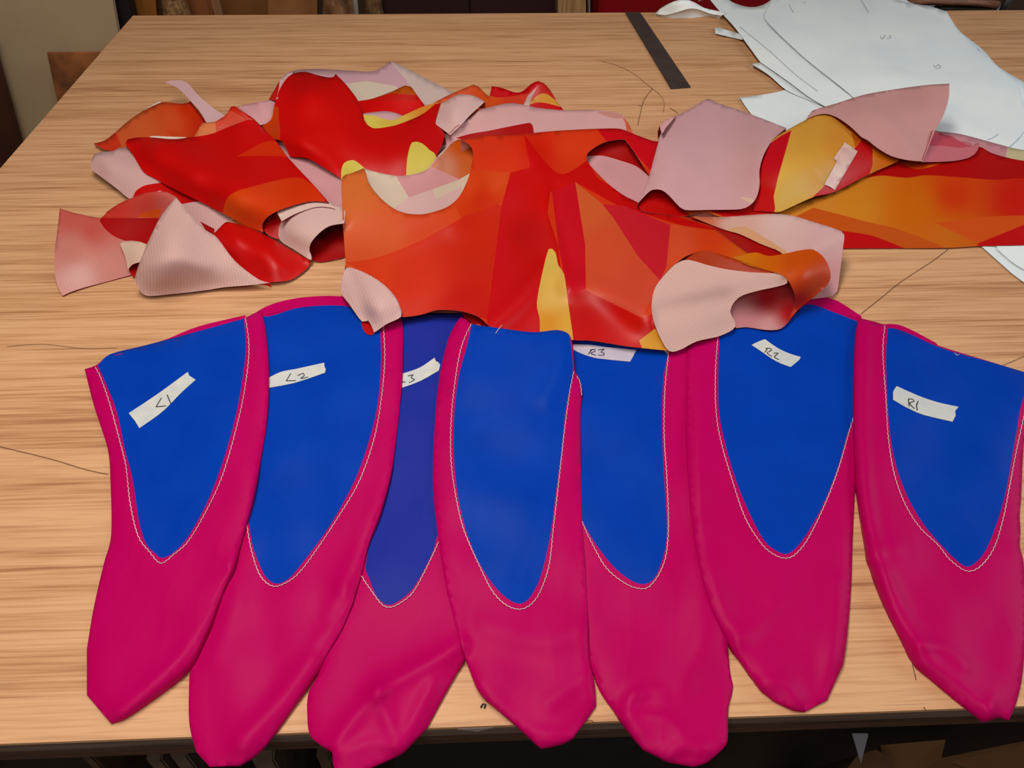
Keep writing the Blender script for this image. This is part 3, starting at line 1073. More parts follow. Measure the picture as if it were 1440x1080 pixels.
petal('magenta petal with blue panel under label R2',
      [(1003, 452), (1050, 440), (1136, 428), (1172, 437), (1215, 452, 1), (1217, 600), (1204, 673), (1199, 760), (1197, 824), (1192, 888), (1186, 933, 1), (1163, 984, 1), (1132, 1000, 1), (1110, 993), (1087, 981), (1055, 945, 1), (1032, 910, 1), (1004, 860), (987, 809), (974, 741), (968, 673), (965, 570), (967, 498), (975, 462)],
      [(1012, 450, 1), (1050, 440), (1136, 428), (1170, 438), (1206, 452, 1), (1204, 570), (1191, 613), (1176, 664), (1153, 719), (1127, 762), (1110, 778), (1098, 778), (1076, 762), (1055, 724), (1034, 673), (1019, 621), (1011, 579), (1010, 528)],
      [(1012, 460), (1009, 480), (1006, 528), (1007, 579), (1014, 621), (1029, 673), (1048, 728), (1072, 766), (1089, 780), (1105, 785), (1119, 779), (1136, 758), (1161, 707), (1180, 656), (1195, 604), (1205, 572)],
      [(1100, 460, .004), (985, 500, .007), (985, 700, .010), (1100, 700, .003), (1180, 700, .003), (1130, 990, .003), (1040, 900, .007), (1180, 930, .003)],
      [(1057, 485, 1), (1067, 480), (1076, 477, 1), (1093, 489), (1110, 497), (1126, 502, 1), (1124, 506, 1), (1112, 516, 1), (1098, 511), (1085, 504), (1072, 495)],
      [[(1075.5, 495.5), (1079, 490.5)], [(1076, 490), (1081, 489.5), (1085.5, 492), (1079, 496), (1085.5, 501)], [(1088, 496.7), (1094.5, 496.7), (1089, 502), (1095.5, 505.5)]],
      [(1110, 430), (1136, 422), (1170, 420), (1211, 444, 1), (1214, 460, 1), (1140, 440)],
      [([(980, 500), (984, 720), (1006, 830), (1036, 900)], .006, 6, 1), ([(971, 500), (974, 720), (998, 830), (1030, 905)], -.003, 4), ([(975, 745), (995, 735)], .003, 5, 1), ([(1035, 905), (1060, 880), (1090, 850)], .004, 14), ([(1075, 960), (1105, 962), (1120, 990)], .005, 9), ([(1160, 980), (1175, 900), (1180, 820)], .004, 12)])
petal('magenta petal with blue panel under label L1',
      [(119, 519, 1), (136, 513), (155, 498), (206, 485), (270, 468), (343, 447), (366, 436, 1), (373, 464), (377, 528), (373, 604), (356, 690), (335, 770), (298, 865), (285, 894), (272, 923), (253, 945), (183, 998), (156, 1017, 1), (122, 977, 1), (122, 913, 1), (131, 858), (145, 796), (156, 753), (155, 673), (151, 630), (132, 570)],
      [(137, 514, 1), (155, 498), (206, 485), (270, 468), (343, 448, 1), (346, 485), (343, 519), (332, 583), (313, 651), (291, 707), (266, 753), (247, 775), (228, 785), (218, 778), (206, 766), (196, 736), (186, 673), (175, 630), (164, 579), (149, 540)],
      [(345, 446), (350, 485), (347, 528), (336, 587), (313, 668), (287, 724), (264, 762), (245, 779), (226.5, 792), (211, 777), (194, 753), (183, 707), (177, 655), (170, 626), (155, 570), (142, 532), (134, 516)],
      [(150, 520, .002), (340, 460, .010), (365, 560, .012), (180, 650, .002), (330, 720, .010), (140, 950, .002), (156, 1010, .002), (270, 900, .010), (240, 700, .004)],
      [(181, 581, 1), (223, 553), (264, 523, 1), (266, 528, 1), (275, 534, 1), (255, 552), (228, 579), (196, 602, 1), (190, 592, 1)],
      [[(227, 559.5), (219.5, 572, 1), (233.5, 570.5)], [(235, 555), (240, 567)]],
      [(160, 500, 1), (228, 479), (279, 459), (345, 443, 1), (348, 456, 1), (260, 480)],
      [([(330, 790), (285, 880), (240, 940), (165, 1005)], .009, 8, 1), ([(340, 800), (310, 830), (270, 905)], -.004, 6), ([(152, 640), (170, 636)], .003, 6, 1)])
petal('magenta petal with blue panel under label R1',
      [(1208, 447, 1), (1225, 451), (1245, 457), (1276, 468), (1323, 487), (1391, 508), (1440, 523), (1460, 528, 1), (1456, 570), (1441, 613), (1436, 698), (1434, 724), (1435, 745), (1434, 768), (1439, 787), (1444, 850), (1442, 900), (1437, 954), (1429, 989), (1419, 1012, 1), (1407, 1006), (1396, 1008, 1), (1386, 1011, 1), (1360, 992), (1333, 970), (1295, 932, 1), (1254, 856), (1224, 779, 1), (1206, 656), (1203, 570), (1204, 485)],
      [(1249, 461, 1), (1268, 464), (1323, 489), (1391, 508.6), (1440, 523), (1450, 528, 1), (1436, 570), (1430, 604), (1421, 656), (1413, 698), (1400, 741), (1383, 779), (1362, 797), (1344, 787), (1323, 766), (1298, 736), (1276, 698), (1259, 651), (1251, 604), (1247, 549), (1246, 494)],
      [(1244.5, 457.5), (1241.5, 494), (1246, 562), (1249, 613), (1257, 664), (1272, 707), (1293, 741), (1319, 766), (1336, 787), (1359.5, 803), (1379, 796), (1398, 770), (1411, 728), (1421, 677), (1430, 630), (1441, 580)],
      [(1225, 460, .012), (1215, 600, .014), (1320, 500, .003), (1440, 540, .002), (1300, 700, .004), (1235, 780, .010), (1300, 920, .008), (1400, 1000, .003), (1435, 900, .002), (1435, 760, .003)],
      [(1256, 551, 1), (1258, 547, 1), (1261, 543, 1), (1293, 557), (1320, 566), (1348, 572, 1), (1343, 578, 1), (1344, 584, 1), (1339.5, 593, 1), (1298, 583), (1275, 573), (1256, 562, 1)],
      [[(1277.7, 561), (1278.5, 571.5)], [(1277, 561), (1282, 561), (1285.8, 564), (1279.4, 567), (1285.8, 574.6)], [(1291.3, 564), (1289, 570), (1290, 576.7)]],
      [(1236, 456, 1), (1260, 456), (1280, 463), (1316, 482, 1), (1330, 498, 1), (1290, 486), (1250, 470)],
      [([(1216, 470), (1216, 640), (1234, 775), (1296, 905)], .007, 6, 1), ([(1226, 470), (1226, 640), (1250, 790)], -.003, 4), ([(1224, 779), (1240, 772), (1262, 770)], .004, 5, 1), ([(1240, 800), (1262, 860), (1292, 912)], .005, 7), ([(1296, 908), (1330, 912), (1358, 940)], .009, 7, 1), ([(1300, 925), (1350, 962), (1392, 1002)], .009, 6, 1),
       ([(1395, 985), (1392, 1005)], .007, 5), ([(1436, 788), (1425, 770)], .003, 6)])

# ------------------------------------------------------------------ printed fabric pieces
RED = (208, 8, 14)
DRED = (176, 6, 12)
CRIM = (212, 34, 46)
CORAL = (222, 70, 40)
ORAN = (216, 104, 58)
AMBER = (222, 146, 52)
YEL = (216, 198, 92)
YELO = (226, 178, 84)
PINK = (206, 158, 158)
PINKL = (212, 176, 168)
CREAM = (208, 192, 174)
BRN = (182, 78, 22)
GRP = 'printed ripstop fabric pieces'


def fabric(label, outline):
    return thing('fabric_piece', label, 'fabric', base_of(outline), GRP)


# pale piece at the very back, with an arched printed fold on it
o = [(440, 97), (455, 97), (490, 99), (526, 100), (548.5, 86, 1), (562, 91), (608, 115), (640, 131, 1), (650, 165, 1), (590, 185, 1), (505, 175, 1), (400, 145, 1), (393, 125), (401, 105), (420, 98)]
t = fabric('pale pink and cream fabric piece farthest back, fanned out flat', o)
sheet('pale_sheet', o, [(440, 97, .012), (548, 88, .016), (640, 131, .006), (526, 101, .012), (590, 125, .010), (500, 150, .006), (400, 120, .02)], (200, 158, 168),
      [([(478, 118, 1), (492, 117), (515, 114, 1), (556, 121, 1), (600, 150, 1), (580, 180, 1), (500, 172, 1)], CREAM, 1), ([(549, 86, 1), (577, 120, 1), (595, 145, 1), (650, 160, 1), (645, 131, 1), (608, 115, 1), (562, 90, 1)], (204, 180, 174), 1)],
      'rev', t, ridges=[([(526, 101), (495, 117)], .004, 6, 1), ([(549, 87), (600, 145)], .004, 6, 1)])
sheet('arched_fold', [(503, 142, 1), (522, 139), (550, 129), (570, 120), (578, 122), (586, 133), (600, 152, 1), (590, 172, 1), (530, 172, 1), (512, 160)],
      [(504, 142, .02), (570, 121, .05), (598, 150, .024), (545, 150, .028), (560, 165, .02), (520, 165, .018), (550, 130, .042)], (196, 30, 12),
      [([(515, 141, 1), (550, 129, 1), (570, 115, 1), (585, 128, 1), (588, 134, 1), (551, 131, 1), (530, 137, 1)], BRN, 1), ([(500, 142, 1), (600, 141, 1), (610, 180, 1), (500, 180, 1)], (214, 12, 12), 1)], parent=t, sp=6)
sheet('pale_inside_fold', [(508, 160, 1), (530, 157), (545, 156.5), (560, 160), (575, 167, 1), (560, 185, 1), (515, 185, 1)], [(530, 165, .03)], (204, 160, 166), (), 'rev', t, sp=6)

# orange band and red ribbon at the back, with its reverse curled over
o = [(590, 156, 1), (600, 150), (630, 134), (666, 119), (672, 121), (684, 133), (690, 136), (689, 133, 1), (691.5, 121, 1), (704, 123), (725, 130), (735, 128), (747, 118), (757, 114), (765, 117), (776, 130), (783, 143), (793, 155, 1), (790, 172, 1), (640, 175, 1), (600, 175, 1)]
t = fabric('orange and red fabric ribbon curling up behind the middle of the pile', o)
sheet('printed_sheet', o, [(600, 150, .03), (666, 120, .045), (690, 136, .025), (692, 122, .04), (725, 131, .03), (757, 115, .055), (776, 131, .035), (793, 155, .01), (740, 150, .02), (680, 155, .03), (640, 160, .03)],
      [(640, 140, (224, 96, 60)), (690, 140, (216, 84, 40)), (720, 140, (206, 60, 36)), (770, 125, (200, 40, 36))],
      [([(691, 118, 1), (704, 120, 1), (725, 127, 1), (733, 126, 1), (745, 117, 1), (757, 112, 1), (764, 115, 1), (752, 124, 1), (742, 132, 1), (728, 134, 1), (710, 137, 1), (698, 137, 1), (688, 134, 1)], (200, 14, 30), 1),
       ([(743, 148), (751, 138), (765, 131), (777, 138), (790, 150), (768, 145), (753, 144)], (220, 152, 62)), ([(740, 152), (753, 145), (768, 145), (790, 151, 1), (796, 170, 1), (740, 170, 1)], (206, 20, 28))],
      parent=t, sp=6, skirt='far')
sheet('curled_reverse', [(617, 147), (629, 141), (643, 133), (658, 133), (670, 136), (682, 143, 1), (661, 162), (648, 176), (633, 190, 1), (624, 183), (611, 172), (613, 160)],
      [(617, 147, .045), (645, 134, .062), (670, 137, .06), (681, 144, .045), (655, 165, .05), (633, 189, .035), (612, 172, .036), (640, 155, .065)], (206, 170, 168),
      [([(612, 150, 1), (617, 144, 1), (629, 141, 1), (621, 152, 1)], (212, 172, 150), 1)], 'rev', t, sp=6, rev=(216, 80, 40))
sheet('upright_tip', [(735, 149, 1), (739, 142), (742, 135), (756, 121.5, 1), (751, 131), (747, 140), (744, 150, 1)], [(736, 149, .035), (756, 122, .075), (744, 150, .035), (744, 136, .055)], (208, 172, 170), (), 'rev', t, sp=4, skirt=None)

# long pink reverse band lying behind the main piece
o = [(632, 188, 1), (641, 178), (650, 173), (662, 164), (673, 155), (695, 149), (716, 145), (735, 147), (753, 151), (792, 155), (835, 154.5), (865, 158), (876, 162), (884, 174), (891, 187, 1), (880, 205, 1), (760, 205, 1), (640, 205, 1)]
t = fabric('long pale pink fabric strip lying behind the orange panel', o)
sheet('reverse_sheet', o, [(640, 185, .03), (673, 156, .04), (716, 146, .045), (792, 156, .03), (876, 163, .035), (890, 187, .02), (820, 180, .025), (700, 175, .035), (750, 190, .02), (660, 195, .02)], PINK,
      [([(872, 160, 1), (884, 173, 1), (892, 190, 1), (882, 190, 1), (879, 172, 1)], (212, 100, 70), 1), ([(641, 194, 1), (662, 188), (686, 184), (745, 172.5), (749, 176), (752, 195, 1), (700, 210, 1)], (170, 8, 22)), ([(840, 157), (868, 159), (878, 166), (860, 166)], (200, 140, 130))],
      'rev', t, ridges=[([(650, 175), (690, 163), (740, 152)], .006, 7), ([(641, 192), (690, 180), (746, 170)], .006, 5)], rev=(200, 20, 24))

# orange piece at the left back
o = [(132, 201.5, 1), (146, 198), (160, 188), (178, 172), (201, 156), (227, 144), (239, 144), (257, 146), (268, 142.5, 1), (279, 156), (290, 171, 1), (300, 200, 1), (215, 212, 1), (170, 212), (160.5, 212), (146, 210)]
t = fabric('pointed orange fabric piece at the left back of the pile', o)
sheet('white_hem', [(196, 160, 1), (210, 150), (224, 142.5, 1), (229, 146, 1), (205, 160, 1)], [(200, 155, .006)], (214, 204, 190), (), 'rev', t, sp=5, skirt=None)
sheet('printed_sheet', o, [(132, 202, .010), (160, 189, .012), (201, 157, .02), (230, 145, .028), (268, 143, .035), (290, 171, .02), (240, 175, .022), (200, 195, .015), (150, 205, .008)],
      [(150, 200, (214, 96, 56)), (200, 180, (216, 100, 56)), (240, 165, (216, 86, 46)), (262, 150, (206, 50, 22)), (285, 172, (200, 44, 20))],
      [([(125, 205, 1), (163, 186, 1), (170, 204, 1), (172, 220, 1), (140, 220, 1)], (214, 62, 40), 1), ([(233, 184, 1), (244, 183, 1), (275, 200, 1), (250, 200, 1)], (208, 74, 40), 1)], parent=t)
sheet('white_lining', [(206, 196, 1), (212, 191.5), (235, 192), (262, 193, 1), (262, 205, 1), (210, 205, 1)], [(230, 195, .02)], (222, 210, 196), (), 'rev', t, sp=5, skirt=None)
o = [(232, 116, 1), (241, 113), (256, 113), (264, 117), (280, 135), (300, 152), (318, 163, 1), (310, 180, 1), (290, 172, 1), (280, 155), (267, 141), (250, 124)]
t = fabric('narrow pale pink fabric strip pointing to the back left', o)
sheet('strip', o, [(233, 116, .045), (256, 114, .05), (267, 135, .045), (300, 160, .04), (250, 122, .045), (285, 145, .045)], (204, 166, 170), (), 'rev', t, sp=5, skirt=None, rev=(204, 120, 120))
o = [(268, 200, 1), (279, 182), (284, 173, 1), (303, 171, 1), (311, 166), (319, 160), (325, 150), (330, 149), (341, 156), (362, 171, 1), (370, 190, 1), (330, 200, 1)]
t = fabric('small peaked salmon fabric fold behind the big red fold', o)
sheet('printed_sheet', o, [(284, 174, .042), (303, 172, .042), (328, 150, .06), (345, 158, .055), (362, 172, .04), (320, 185, .03), (275, 195, .03)], (216, 78, 58),
      [([(260, 205, 1), (279, 182, 1), (284, 170, 1), (303, 170, 1), (304, 190, 1)], (218, 126, 80), 1), ([(321, 156, 1), (325, 148, 1), (331, 146, 1), (344, 155, 1), (365, 172, 1), (352, 176, 1), (340, 164, 1), (326, 156, 1)], (204, 40, 20), 1)], parent=t, sp=5)

# pink layer below the big red fold
o = [(378, 190, 1), (400, 190, 1), (440, 205, 1), (485, 235, 1), (495, 300, 1), (470, 300, 1), (440, 285, 1)]
t = fabric('pale pink fabric triangle between red hump and red roll', o)
sheet('reverse_sheet', o, [(385, 195, .02), (405, 221, .020), (450, 240, .022), (478, 290, .02), (455, 270, .018)], (206, 152, 158), (), 'rev', t)
o = [(622, 186, 1), (636, 191, 1), (646, 197, 1), (630, 215, 1), (612, 232, 1), (606, 215, 1)]
t = fabric('small pale pink fabric corner between red hump and orange panel', o)
sheet('reverse_sheet', o, [(625, 200, .016)], (208, 162, 166), (), 'rev', t, sp=5)

# red heart-shaped piece
o = [(368, 177, 1), (381, 168), (385, 151), (388, 140), (394, 124), (405, 108), (417, 102), (430, 101), (448, 106), (463, 109), (469, 108), (472, 104, 1), (486, 118), (502, 139), (509, 156), (513, 170), (524, 180), (547, 178), (565, 173), (593, 161), (612, 146, 1), (620, 145, 1), (612, 172), (618, 179), (624, 186), (624, 197), (617, 213), (613, 220, 1),
     (622, 234, 1), (600, 255, 1), (556, 262, 1), (510, 258, 1), (484, 258, 1), (478, 250), (453, 234), (433, 223), (420, 221), (408, 220), (404, 212), (396, 198), (385, 195)]
t = fabric('big glossy red fabric piece with a rounded hump, mid pile', o)
sheet('pink_tube', [(333, 151), (356, 145), (386, 139, 1), (392, 150), (390, 168), (366, 176, 1), (353, 164)], [(340, 150, .045), (386, 140, .05), (366, 174, .035), (370, 152, .06), (353, 164, .04)], (204, 150, 156), (), 'rev', t, sp=6)
sheet('red_tip', [(393, 113.5, 1), (386, 126), (378, 140, 1), (392, 142, 1), (396, 125, 1)], [(393, 114, .055)], (204, 40, 34), (), 'print', t, sp=5)
sheet('pale_hem', [(393, 113, 1), (402, 104), (414, 100), (410, 108), (399, 122), (391, 138, 1), (388, 140, 1), (392, 126)], [(400, 110, .058)], (206, 166, 170), (), 'rev', t, sp=5)
sheet('yellow_facing', [(510, 162, 1), (523, 162), (550, 169), (566, 163), (592, 151), (616, 143, 1), (612, 152, 1), (593, 166), (566, 178), (547, 183), (524, 186), (508, 174, 1)],
      [(512, 166, .034), (524, 182, .028), (550, 174, .028), (566, 168, .030), (614, 146, .044), (593, 158, .036)], [(520, 170, (222, 204, 96)), (550, 172, (222, 190, 86)), (600, 152, (220, 140, 60))], (), 'print', t, sp=5, skirt=None)
sheet('printed_sheet', o, [(368, 177, .03), (388, 140, .05), (400, 112, .055), (430, 102, .06), (472, 105, .05), (440, 130, .075), (440, 170, .055), (505, 150, .045), (524, 180, .03), (565, 174, .032), (612, 148, .045), (624, 190, .035), (613, 220, .03), (560, 210, .04), (500, 200, .045), (556, 256, .010), (600, 248, .012), (515, 252, .014), (478, 250, .022), (433, 224, .028), (408, 220, .022), (396, 198, .03), (420, 200, .05)],
      [(430, 110, (190, 6, 8)), (430, 150, (214, 22, 8)), (440, 190, (212, 4, 8)), (520, 220, (206, 6, 16)), (600, 190, (200, 10, 26)), (490, 150, (210, 16, 8))],
      [([(360, 178, 1), (381, 166), (384, 150, 1), (391, 150), (392, 165), (394, 190), (392, 200, 1), (383, 198, 1)], (206, 66, 16)),
       ([(580, 200), (594, 202), (604, 211), (614, 221), (600, 250, 1), (571, 250, 1), (573, 221)], YEL), ([(480, 240), (484, 229), (496, 225), (505, 230), (513, 237, 1), (500, 256, 1), (480, 256, 1)], YEL)],
      parent=t, ridges=[([(388, 190), (430, 205), (480, 245)], .010, 9), ([(398, 120), (392, 150), (395, 185)], .006, 5)], wave=.001)

# pink roll under the big red fold
o = [(128, 226), (131, 219), (140, 214), (160, 212), (167, 208), (178, 207.5), (200, 215, 1), (300, 235, 1), (360, 290, 1), (372, 326, 1), (330, 345, 1), (280, 330, 1), (215, 300, 1), (181, 279), (164, 265), (140, 247), (129, 238)]
t = fabric('rolled pink fabric layer under the big red fold at the left', o)
sheet('reverse_sheet', o, [(128, 228, .022), (140, 216, .03), (170, 210, .02), (150, 232, .036), (165, 262, .012), (140, 246, .012), (185, 240, .03), (200, 270, .018), (230, 270, .016), (300, 300, .014), (340, 315, .012), (215, 300, .003), (280, 325, .003)], (206, 164, 162),
      [([(186, 280, 1), (190, 270), (197, 264), (206, 260), (230, 256), (300, 240, 1), (330, 275, 1), (300, 284, 1), (280, 283), (256, 287, 1), (246, 278, 1), (225, 268, 1)], (196, 10, 22)), ([(281, 311, 1), (302, 322, 1), (300, 334, 1), (290, 325, 1)], (160, 12, 10), 1),
       ([(330, 307, 1), (351, 318, 1), (340, 317, 1), (325, 311, 1)], (222, 132, 60), 1)], 'rev', t, rev=(196, 10, 22))

# big red fold with the orange band and the rolled end
o = [(176.5, 200), (187, 194), (211, 193), (242, 195.5), (267, 193), (296, 188.5), (320, 179), (341, 171), (353, 168), (364, 175.5), (387, 197), (404, 220), (424, 242), (441, 260), (462, 284, 1), (440, 283), (420, 286.5), (390, 296.5), (375, 306), (369, 316), (369, 326, 1), (349, 319), (318, 302.5), (288, 287), (256, 271), (230, 258), (218, 251), (202, 242), (189, 221)]
t = fabric('big glossy red folded fabric with an orange band and rolled end', o)
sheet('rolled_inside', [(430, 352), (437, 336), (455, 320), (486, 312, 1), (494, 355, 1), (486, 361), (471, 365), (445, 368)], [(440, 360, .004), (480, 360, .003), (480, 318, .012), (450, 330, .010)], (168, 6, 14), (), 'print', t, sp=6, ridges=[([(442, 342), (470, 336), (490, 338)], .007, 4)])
sheet('red_lining', [(368, 318), (375, 305), (390, 295, 1), (402, 300, 1), (400, 322), (396, 338, 1), (378, 331)], [(369, 320, .02), (390, 298, .034), (395, 336, .010), (385, 318, .026)], (196, 6, 14), (), 'print', t, sp=6)
sheet('rolled_end', [(396, 311), (392, 322), (394, 338), (417, 353), (438, 366), (435, 353), (437, 342), (448, 328.5), (463, 318), (484, 314, 1), (486, 296, 1), (468, 286), (448, 282), (420, 288), (400, 300)],
      [(394, 322, .026), (395, 338, .012), (417, 353, .012), (437, 365, .012), (437, 342, .034), (460, 319, .046), (482, 315, .046), (420, 300, .044), (450, 295, .046), (410, 325, .040), (470, 295, .042)], (208, 172, 166), (), 'rev', t, sp=6, grain=.5, rev=(168, 6, 14))
sheet('rolled_hem', [(389, 297.5, 1), (396, 311, 1), (417, 300), (445, 291), (466, 292), (472, 294, 1), (463, 286), (448, 281.5), (433, 283), (410, 289)], [(396, 308, .046), (430, 290, .048), (465, 290, .045), (450, 285, .046)], (212, 182, 174), (), 'rev', t, sp=5, grain=.5, gap=.002)
sheet('printed_sheet', o, [(177, 200, .035), (200, 196, .03), (267, 194, .03), (341, 172, .045), (364, 176, .038), (404, 220, .032), (460, 284, .05), (190, 222, .022), (218, 250, .018), (288, 286, .018), (349, 318, .016), (369, 324, .022), (215, 215, .052), (270, 243, .056), (330, 276, .058), (300, 210, .036), (360, 225, .036), (400, 260, .044), (380, 300, .052), (420, 286, .054)],
      [(200, 210, (206, 6, 14)), (300, 220, (204, 2, 10)), (330, 190, (204, 6, 22)), (380, 240, (206, 2, 10))],
      [([(332.5, 220, 1), (350, 211), (366, 202), (378, 198.5), (388, 199, 1), (403, 220, 1), (370, 219)], (214, 52, 24)),
       ([(310, 310, 1), (315, 292), (320, 278), (333, 269), (353, 263), (387, 254), (410, 250), (425, 250.5, 1), (441, 261, 1), (457, 281, 1), (457, 290, 1), (369, 330, 1), (345, 322, 1)], [(330, 290, (216, 74, 20)), (370, 275, (218, 66, 34)), (430, 265, (216, 56, 26)), (350, 310, (210, 64, 14))])],
      parent=t, wave=.0008)

# left front twisted piece
o = [(84, 293, 1), (108, 300), (142, 306), (150, 298), (168, 286), (186, 278), (204, 271.5), (220, 269.5), (234, 270), (248, 277, 1), (270, 330, 1), (215, 345, 1), (197, 362, 1), (183, 387, 1), (150, 396), (116, 405), (96, 412), (88, 416, 1), (81, 402), (77, 382), (77, 352), (80, 329)]
t = fabric('twisted pink and red fabric piece at the front left of the pile', o)
sheet('reverse_loop', o, [(84, 294, .03), (78, 360, .016), (88, 414, .003), (140, 390, .003), (142, 306, .03), (168, 287, .05), (204, 272, .066), (234, 271, .07), (248, 280, .06), (215, 310, .03), (195, 330, .016), (180, 340, .012), (120, 350, .022), (182, 384, .003), (240, 320, .03)],
      [(100, 305, (196, 92, 82)), (130, 320, (192, 86, 76)), (100, 350, (204, 128, 118)), (110, 390, (214, 164, 156)), (160, 380, (206, 136, 128))],
      [([(142, 307, 1), (150, 297), (168, 285), (204, 270), (234, 268), (250, 277, 1), (236, 300, 1), (226, 307, 1), (198, 306, 1), (180, 307, 1)], [(160, 298, (198, 58, 48)), (200, 285, (196, 66, 56)), (240, 275, (190, 90, 84))]),
       ([(140, 310, 1), (142, 306.5, 1), (226, 306.5, 1), (240, 330, 1), (206, 348, 1), (180, 340), (160, 332), (146, 320)], (166, 6, 16)), ([(193, 306, 1), (198, 301), (212, 296), (228, 294, 1), (222, 306, 1)], (202, 76, 24))], 'rev', t, sp=6, rev=(204, 30, 26))  # dark red patch: doubled layer, with the loop's inner shade in its colour
sheet('small_roll_inside', [(181, 377), (187, 370), (198, 366, 1), (200, 384, 1), (188, 390)], [(188, 380, .004)], (190, 10, 14), (), 'print', t, sp=4, skirt=None, register=False)
sheet('small_roll', [(169, 341), (176, 339), (184, 338.5), (197, 340), (210, 345, 1), (206, 366, 1), (195, 369), (186, 372), (180, 379, 1), (176, 361)], [(170, 341, .02), (184, 339, .024), (205, 346, .03), (196, 368, .026), (181, 378, .010), (188, 356, .03), (174, 355, .014)], (216, 184, 166), (), 'rev', t, sp=5)
sheet('red_fold', [(317, 312.5), (326, 313), (349, 319), (387, 338), (417, 356), (437, 367, 1), (433, 376), (410, 393), (387, 396.5), (360, 398, 1), (320, 370, 1), (296, 332, 1), (304, 325)],
      [(317, 313, .03), (349, 320, .016), (400, 346, .014), (436, 368, .006), (410, 392, .004), (380, 396, .006), (335, 330, .045), (375, 352, .036), (360, 375, .016), (390, 378, .024), (330, 360, .02), (305, 328, .028)], (206, 6, 16), (), 'print', t, sp=6)
sheet('pink_cone', [(247.5, 277, 1), (260, 293), (273, 308), (290, 324), (304, 333), (326, 362), (343, 378), (366, 394), (380, 397.5, 1), (350, 401), (315, 404), (290, 408), (238, 414), (207, 416), (197, 409), (190, 396), (192, 382), (203, 352), (215, 326), (227, 303)],
      [(247, 278, .066), (227, 304, .064), (203, 352, .05), (190, 396, .02), (207, 415, .006), (238, 413, .004), (300, 406, .004), (375, 397, .012), (326, 363, .038), (290, 325, .052), (240, 330, .075), (225, 375, .058), (270, 370, .05), (310, 385, .026), (215, 400, .028)], (206, 166, 160), (), 'rev', t, sp=6, grain=.35, rev=(204, 10, 18), ridges=[([(200, 372), (240, 360), (290, 372)], .005, 12)])

# orange and red long piece at the right
o = [(1070, 300, 1), (1100, 292), (1173, 268), (1222, 243), (1262, 226), (1298, 222), (1340, 214), (1376, 206), (1392, 214), (1414, 221), (1440, 226), (1540, 238, 1), (1540, 342, 1), (1440, 344.5), (1376, 346), (1331, 348.5), (1220, 349), (1170, 349, 1), (1100, 335, 1)]
t = fabric('long orange and red fabric piece lying over papers at the right', o)
sheet('pink_reverse', [(1308, 180, 1), (1317, 184), (1353, 189), (1420, 207), (1440, 211), (1540, 225, 1), (1540, 250, 1), (1440, 235), (1380, 225, 1), (1320, 215, 1)], [(1320, 185, .03), (1420, 208, .022), (1440, 225, .02), (1500, 225, .02), (1370, 205, .025)], (206, 142, 150),
      [([(1418, 200, 1), (1540, 215, 1), (1540, 260, 1), (1412, 232, 1)], (206, 190, 150), 1)], 'rev', t)
sheet('printed_sheet', o, [(1090, 300, .012), (1173, 270, .016), (1262, 228, .022), (1320, 230, .024), (1376, 208, .034), (1414, 222, .026), (1440, 228, .024), (1440, 300, .014), (1440, 343, .003), (1331, 347, .003), (1220, 348, .003), (1180, 345, .003), (1300, 290, .014), (1200, 300, .014), (1500, 300, .010)],
      [(1150, 280, (220, 140, 56)), (1200, 290, (220, 138, 46)), (1290, 290, (218, 110, 30)), (1340, 275, (220, 62, 12)), (1430, 280, (214, 36, 8)), (1330, 330, (214, 112, 36))],
      [([(1215, 251, 1), (1262, 227), (1289, 238), (1330, 227), (1370, 200, 1), (1392, 213), (1440, 225), (1550, 235, 1), (1550, 262, 1), (1440, 251), (1400, 253), (1359, 250), (1303, 246.5), (1275, 250), (1240, 247)], (188, 4, 6)),
       ([(1255, 222, 1), (1335, 222, 1), (1310, 232), (1289, 238), (1270, 231)], (206, 70, 16)),
       ([(1085, 320, 1), (1120, 304, 1), (1144, 292, 1), (1190, 304), (1220, 312), (1262, 322), (1300, 336), (1333, 350, 1), (1276, 352, 1), (1240, 337), (1220, 330), (1170, 324), (1120, 322)], (206, 90, 34)),
       ([(1080, 330, 1), (1130, 322, 1), (1170, 323), (1220, 330), (1245, 338), (1279, 352, 1), (1100, 352, 1)], (200, 16, 26)), ([(1376, 342, 1), (1445, 314, 1), (1545, 300, 1), (1545, 350, 1), (1372, 350, 1)], (206, 22, 26), 1),
       ([(1314, 313, 1), (1400, 304, 1), (1445, 303, 1), (1445, 314, 1), (1376, 342, 1)], (222, 88, 36), 1)], parent=t, wave=.0008)

# main orange panel with two round cut-outs
BODY = [(481, 249.5), (493, 244), (512, 236.5, 1), (518, 256), (532, 275), (549, 290), (566, 298.5), (590, 301.5), (611, 297.5), (633, 288.5), (648, 273), (659, 249), (664, 229), (665, 213), (660, 203), (648, 196, 1), (680, 191), (700, 190), (737, 188), (780, 184), (838, 181), (872, 181), (888, 187), (918, 198), (928, 199, 1), (922, 246, 1), (914, 247), (893, 215), (879, 196.5, 1),
        (871, 196), (853, 199), (838, 206), (826, 216), (826, 226), (835, 238), (855, 258), (877, 274.5), (896, 284), (915, 296, 1), (945, 302), (976, 308), (1022, 326), (1060, 344), (1100, 362, 1), (1060, 380, 1), (1035, 367), (1004, 357), (991, 353), (967, 359), (944, 376), (924, 400), (917, 422), (918, 447), (929, 476), (941, 493, 1), (909, 490), (880, 486.5), (833, 479), (806, 478), (760, 472), (704, 466), (688, 458),
        (673, 445.5), (653, 438.5), (635, 436), (614, 436), (597, 441), (580, 444.5), (563, 446, 1), (562, 430), (556, 418), (542, 402), (520, 387), (500, 379), (485, 376, 1), (486, 369), (484, 340), (481, 290)]
t_body = fabric('large orange-red fabric panel with round cut-outs in the centre', BODY)
